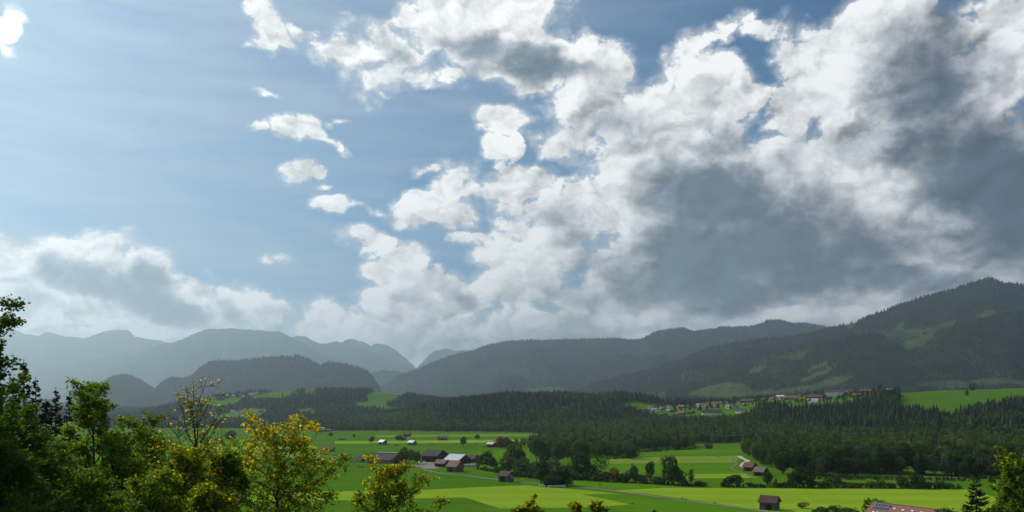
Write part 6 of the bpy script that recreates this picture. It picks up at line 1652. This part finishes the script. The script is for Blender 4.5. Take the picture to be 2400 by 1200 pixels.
# --- vehicles
def car(px, py, yaw, label, paintm, van=False):
    X, Y, z = place(px, py); r = bpy.data.objects.new('parked_car', None); COL.objects.link(r); r.location = (X, Y, z + .03); r.rotation_euler = (0, 0, yaw); tag(r, label, 'car')
    prof = [(-2.05,.35),(-2.1,.75),(-1.95,1.0),(-1.75,1.42),(.35,1.5),(.95,1.02),(1.9,.88),(2.1,.65),(2.1,.35)] if not van else [(-2.3,.35),(-2.35,1.0),(-2.25,1.9),(1.2,1.95),(1.8,1.15),(2.3,1.0),(2.35,.6),(2.35,.35)]
    n = len(prof); V_ = [(x, s * (.86 if zz < 1.1 else .74), zz) for s in (-1, 1) for x, zz in prof]
    me = bpy.data.meshes.new('body'); me.from_pydata(V_, [], [tuple(range(n)), tuple(range(2*n-1, n-1, -1))] + [(i, i + n, (i+1) % n + n, (i+1) % n) for i in range(n)])
    bm = bmesh.new(); bm.from_mesh(me); bmesh.ops.recalc_face_normals(bm, faces=bm.faces); bmesh.ops.bevel(bm, geom=bm.edges[:], offset=.07, segments=2, affect='EDGES'); bm.to_mesh(me); bm.free()
    link('body', me, paintm, r)
    t = prof[3][1] if not van else 1.8
    boxes('side_window', [((-.6, s * .79, 1.22 if not van else 1.5), (1.9, .06, .32)) for s in (-1, 1)], M['glass_dark'], r)
    ws = boxes('windscreen', [((0, 0, 0), (.05, 1.3, .62))], M['glass_dark'], r); ws.location = (.72 if not van else 1.55, 0, 1.27 if not van else 1.6); ws.rotation_euler = (0, -.86 if not van else -.6, 0)
    for x in (-1.3, 1.3):
        for s in (-1, 1):
            w = rods('wheel', [(np.array([[x, s * .70, .33], [x, s * .92, .33]]), np.array([.33, .33]), 14)], M['dark_gap'], r)
            rods('rim', [(np.array([[x, s * .90, .33], [x, s * .935, .33]]), np.array([.2, .17]), 10)], M['steel'], w)
    for s in (-.6, .6): boxes('headlight', [((2.08 if not van else 2.33, s, .72), (.06, .32, .16))], M['frame_white'], r)
    for s in (-.65, .65): boxes('tail_light', [((-2.09 if not van else -2.34, s, .85), (.06, .2, .24))], solid('tail', (.3, .01, .01), .3), r)
white_paint = solid('car_white', (.72, .72, .72), .25); dark_paint = solid('car_dark', (.02, .022, .03), .25)
car(1271, 1141, -.25, 'white estate car parked under the trees left of the hidden barn', white_paint)
car(996, 1086, -.9, 'white van parked before the tall dark barn', white_paint, True)
car(985, 1084, -.9, 'dark car parked left of the white van in the yard', dark_paint)
car(1136, 1048, .1, 'dark car standing at the left of the white-roofed shed', dark_paint)

# --- bales, heaps, post
def bale_mesh(r=.65, w=1.2):
    an = np.linspace(0, 2 * math.pi, 15)[:-1]; V_ = []; 
    for x, q in ((-w/2, .86), (-w/2 + .08, 1), (w/2 - .08, 1), (w/2, .86)): V_ += [(x, q * r * math.cos(a), r + q * r * math.sin(a)) for a in an]
    F_ = [tuple(range(14))[::-1], tuple(range(42, 56))]; me = bpy.data.meshes.new('bale')
    for k in range(3): F_ += [(k*14 + i, k*14 + (i+1) % 14, (k+1)*14 + (i+1) % 14, (k+1)*14 + i) for i in range(14)]
    me.from_pydata(V_, [], F_); return me
BW = bale_mesh(); BW.materials.append(paint('wrap_white', (.62, .64, .62), (.72, .74, .72), 2, rough=.35, spec=.5)); BG = bale_mesh(); BG.materials.append(paint('wrap_green', (.22, .36, .28), (.32, .48, .38), 2, rough=.35, spec=.5))
X0, Y0, _ = place(1083, 1094); rgb_ = np.random.default_rng(9)
for row in range(3):
    for i in range(10):
        lay = 0; X = X0 + i * 1.42 + row * .5 + rgb_.normal() * .08; Y = Y0 + row * 1.45 + i * .15
        if row == 1 and 0 < i < 9: 
            o = link('silage_bale', BW, None, None, (X, Y - .7, 1.12), (0, 0, 1.45 + rgb_.normal() * .06)); tag(o, 'white-wrapped round bale on top of the stack right of the barns', 'bale', 'white bales on top of the stack')
        me = BG if row < 2 else BW
        o = link('silage_bale', me, None, None, (X, Y, 0.02), (0, 0, 1.5 + rgb_.normal() * .08))
        if me is BG: tag(o, 'pale green-wrapped round bale in the lower rows of the stack right of the barns', 'bale', 'green bales of the stack')
        else: tag(o, 'white-wrapped round bale in the back row of the stack right of the barns', 'bale', 'white bales at the back of the stack')
X0, Y0, _ = place(1286, 1141.6)
for i in range(8):
    o = link('silage_bale', BW, None, None, (X0 + i * 1.42, Y0 - .05 * i, .02), (0, 0, 1.5 + rgb_.normal() * .08)); tag(o, 'white-wrapped round bale in the single row before the hidden barn', 'bale', 'row of white bales before the hidden barn')
def heap(px, py, rx, ry, h, mat, name, label, cat):
    X, Y, z = place(px, py); bm = bmesh.new(); bmesh.ops.create_icosphere(bm, subdivisions=3, radius=1)
    for v in bm.verts:
        k = 1 + .22 * float(fbm(np.array([v.co.x * 2 + px]), np.array([v.co.y * 2 + v.co.z]), 3, 4)[0]); v.co = Vector((v.co.x * rx * k, v.co.y * ry * k, max(v.co.z, -.05) * h * k))
    me = bpy.data.meshes.new(name); bm.to_mesh(me); bm.free()
    for p in me.polygons: p.use_smooth = True
    tag(link(name, me, M[mat], None, (X, Y, z)), label, cat)
M['manure'] = paint('manure', (.03, .032, .018), (.07, .065, .035), 1.2)
heap(800, 1031, 6.5, 3, 2.0, 'manure', 'manure_heap', 'low dark overgrown heap on the far plain', 'heap')
heap(929, 1045, 2.8, 2, 1.8, 'manure', 'manure_heap', 'small dark heap between the two metal-roofed huts', 'heap')
heap(846, 1095, 3.0, 1.6, .9, 'manure', 'manure_heap', 'dark flat heap on the grass below the cattle shelter', 'heap')
heap(1005, 1130, .9, .6, .35, 'manure', 'molehill', 'tiny dark mound on the meadow below the farm yard', 'mound')
heap(1483, 1181, .9, .7, .5, 'manure', 'molehill', 'tiny dark mound in the field above the bottom tree tops', 'mound')
heap(1683, 1071, 1.0, .8, .7, 'manure', 'molehill', 'tiny dark mound on the dry strip left of the gravel track', 'mound')
heap(800, 1094, 9, 1.2, .35, 'manure', 'earth_bank', 'low worn earth bank along the cow pasture', 'bank')
X, Y, z = place(1406, 1147); r = bpy.data.objects.new('wayside_post', None); COL.objects.link(r); r.location = (X, Y, z); tag(r, 'wooden wayside post with small dark roofed box beside the path', 'post')
rods('post', [rod((0, 0, -.2), (0, 0, 2.6), .10, 6)], M['wood_grey'], r); boxes('box', [((0, 0, 2.75), (.55, .4, .7))], M['wood_dark'], r)
gable_roof('roof', .6, .5, 3.1, .3, M['roof_dark'], r, .12, .05)
# fence posts behind the big red roof and round the pasture
it = [(1780 + i * 0, 0) for i in range(0)]
for i in range(9):
    X, Y, z = place(2095 + i * 17, 1186 + i * 1.1, 330 - i * 3); o = rods('fence_post', [rod((0, 0, -.2), (0, 0, 1.5), .09, 5)], M['wood_grey']); o.location = (X, Y, z); tag(o, 'short grey fence post standing in the field behind the red roof', 'post', 'fence posts behind the red roof')
# ------------------------------------------------------------------ air
def build_haze():
    x, y0, y1, z0, z1 = 19500., -700., 27500., -8., 2120.
    v = [(sx * x, yy, zz) for zz in (z0, z1) for yy in (y0, y1) for sx in (-1, 1)]
    f = [(0, 2, 3, 1), (4, 5, 7, 6), (0, 1, 5, 4), (2, 6, 7, 3), (0, 4, 6, 2), (1, 3, 7, 5)]
    me = np_mesh('haze', v, np.array(f))
    m = bpy.data.materials.new('haze'); m.use_nodes = True; t = m.node_tree; t.nodes.clear()
    p = t.nodes.new('ShaderNodeVolumePrincipled'); p.inputs['Color'].default_value = (.66, .88, 1.0, 1)
    p.inputs['Density'].default_value = HAZE_DENSITY; p.inputs['Anisotropy'].default_value = HAZE_ANISO
    o = t.nodes.new('ShaderNodeOutputMaterial'); t.links.new(p.outputs[0], o.inputs['Volume'])
    m.cycles.homogeneous_volume = True
    tag(link('haze', me, m), 'thin blue-white air haze filling the whole valley', kind='stuff')
build_haze()
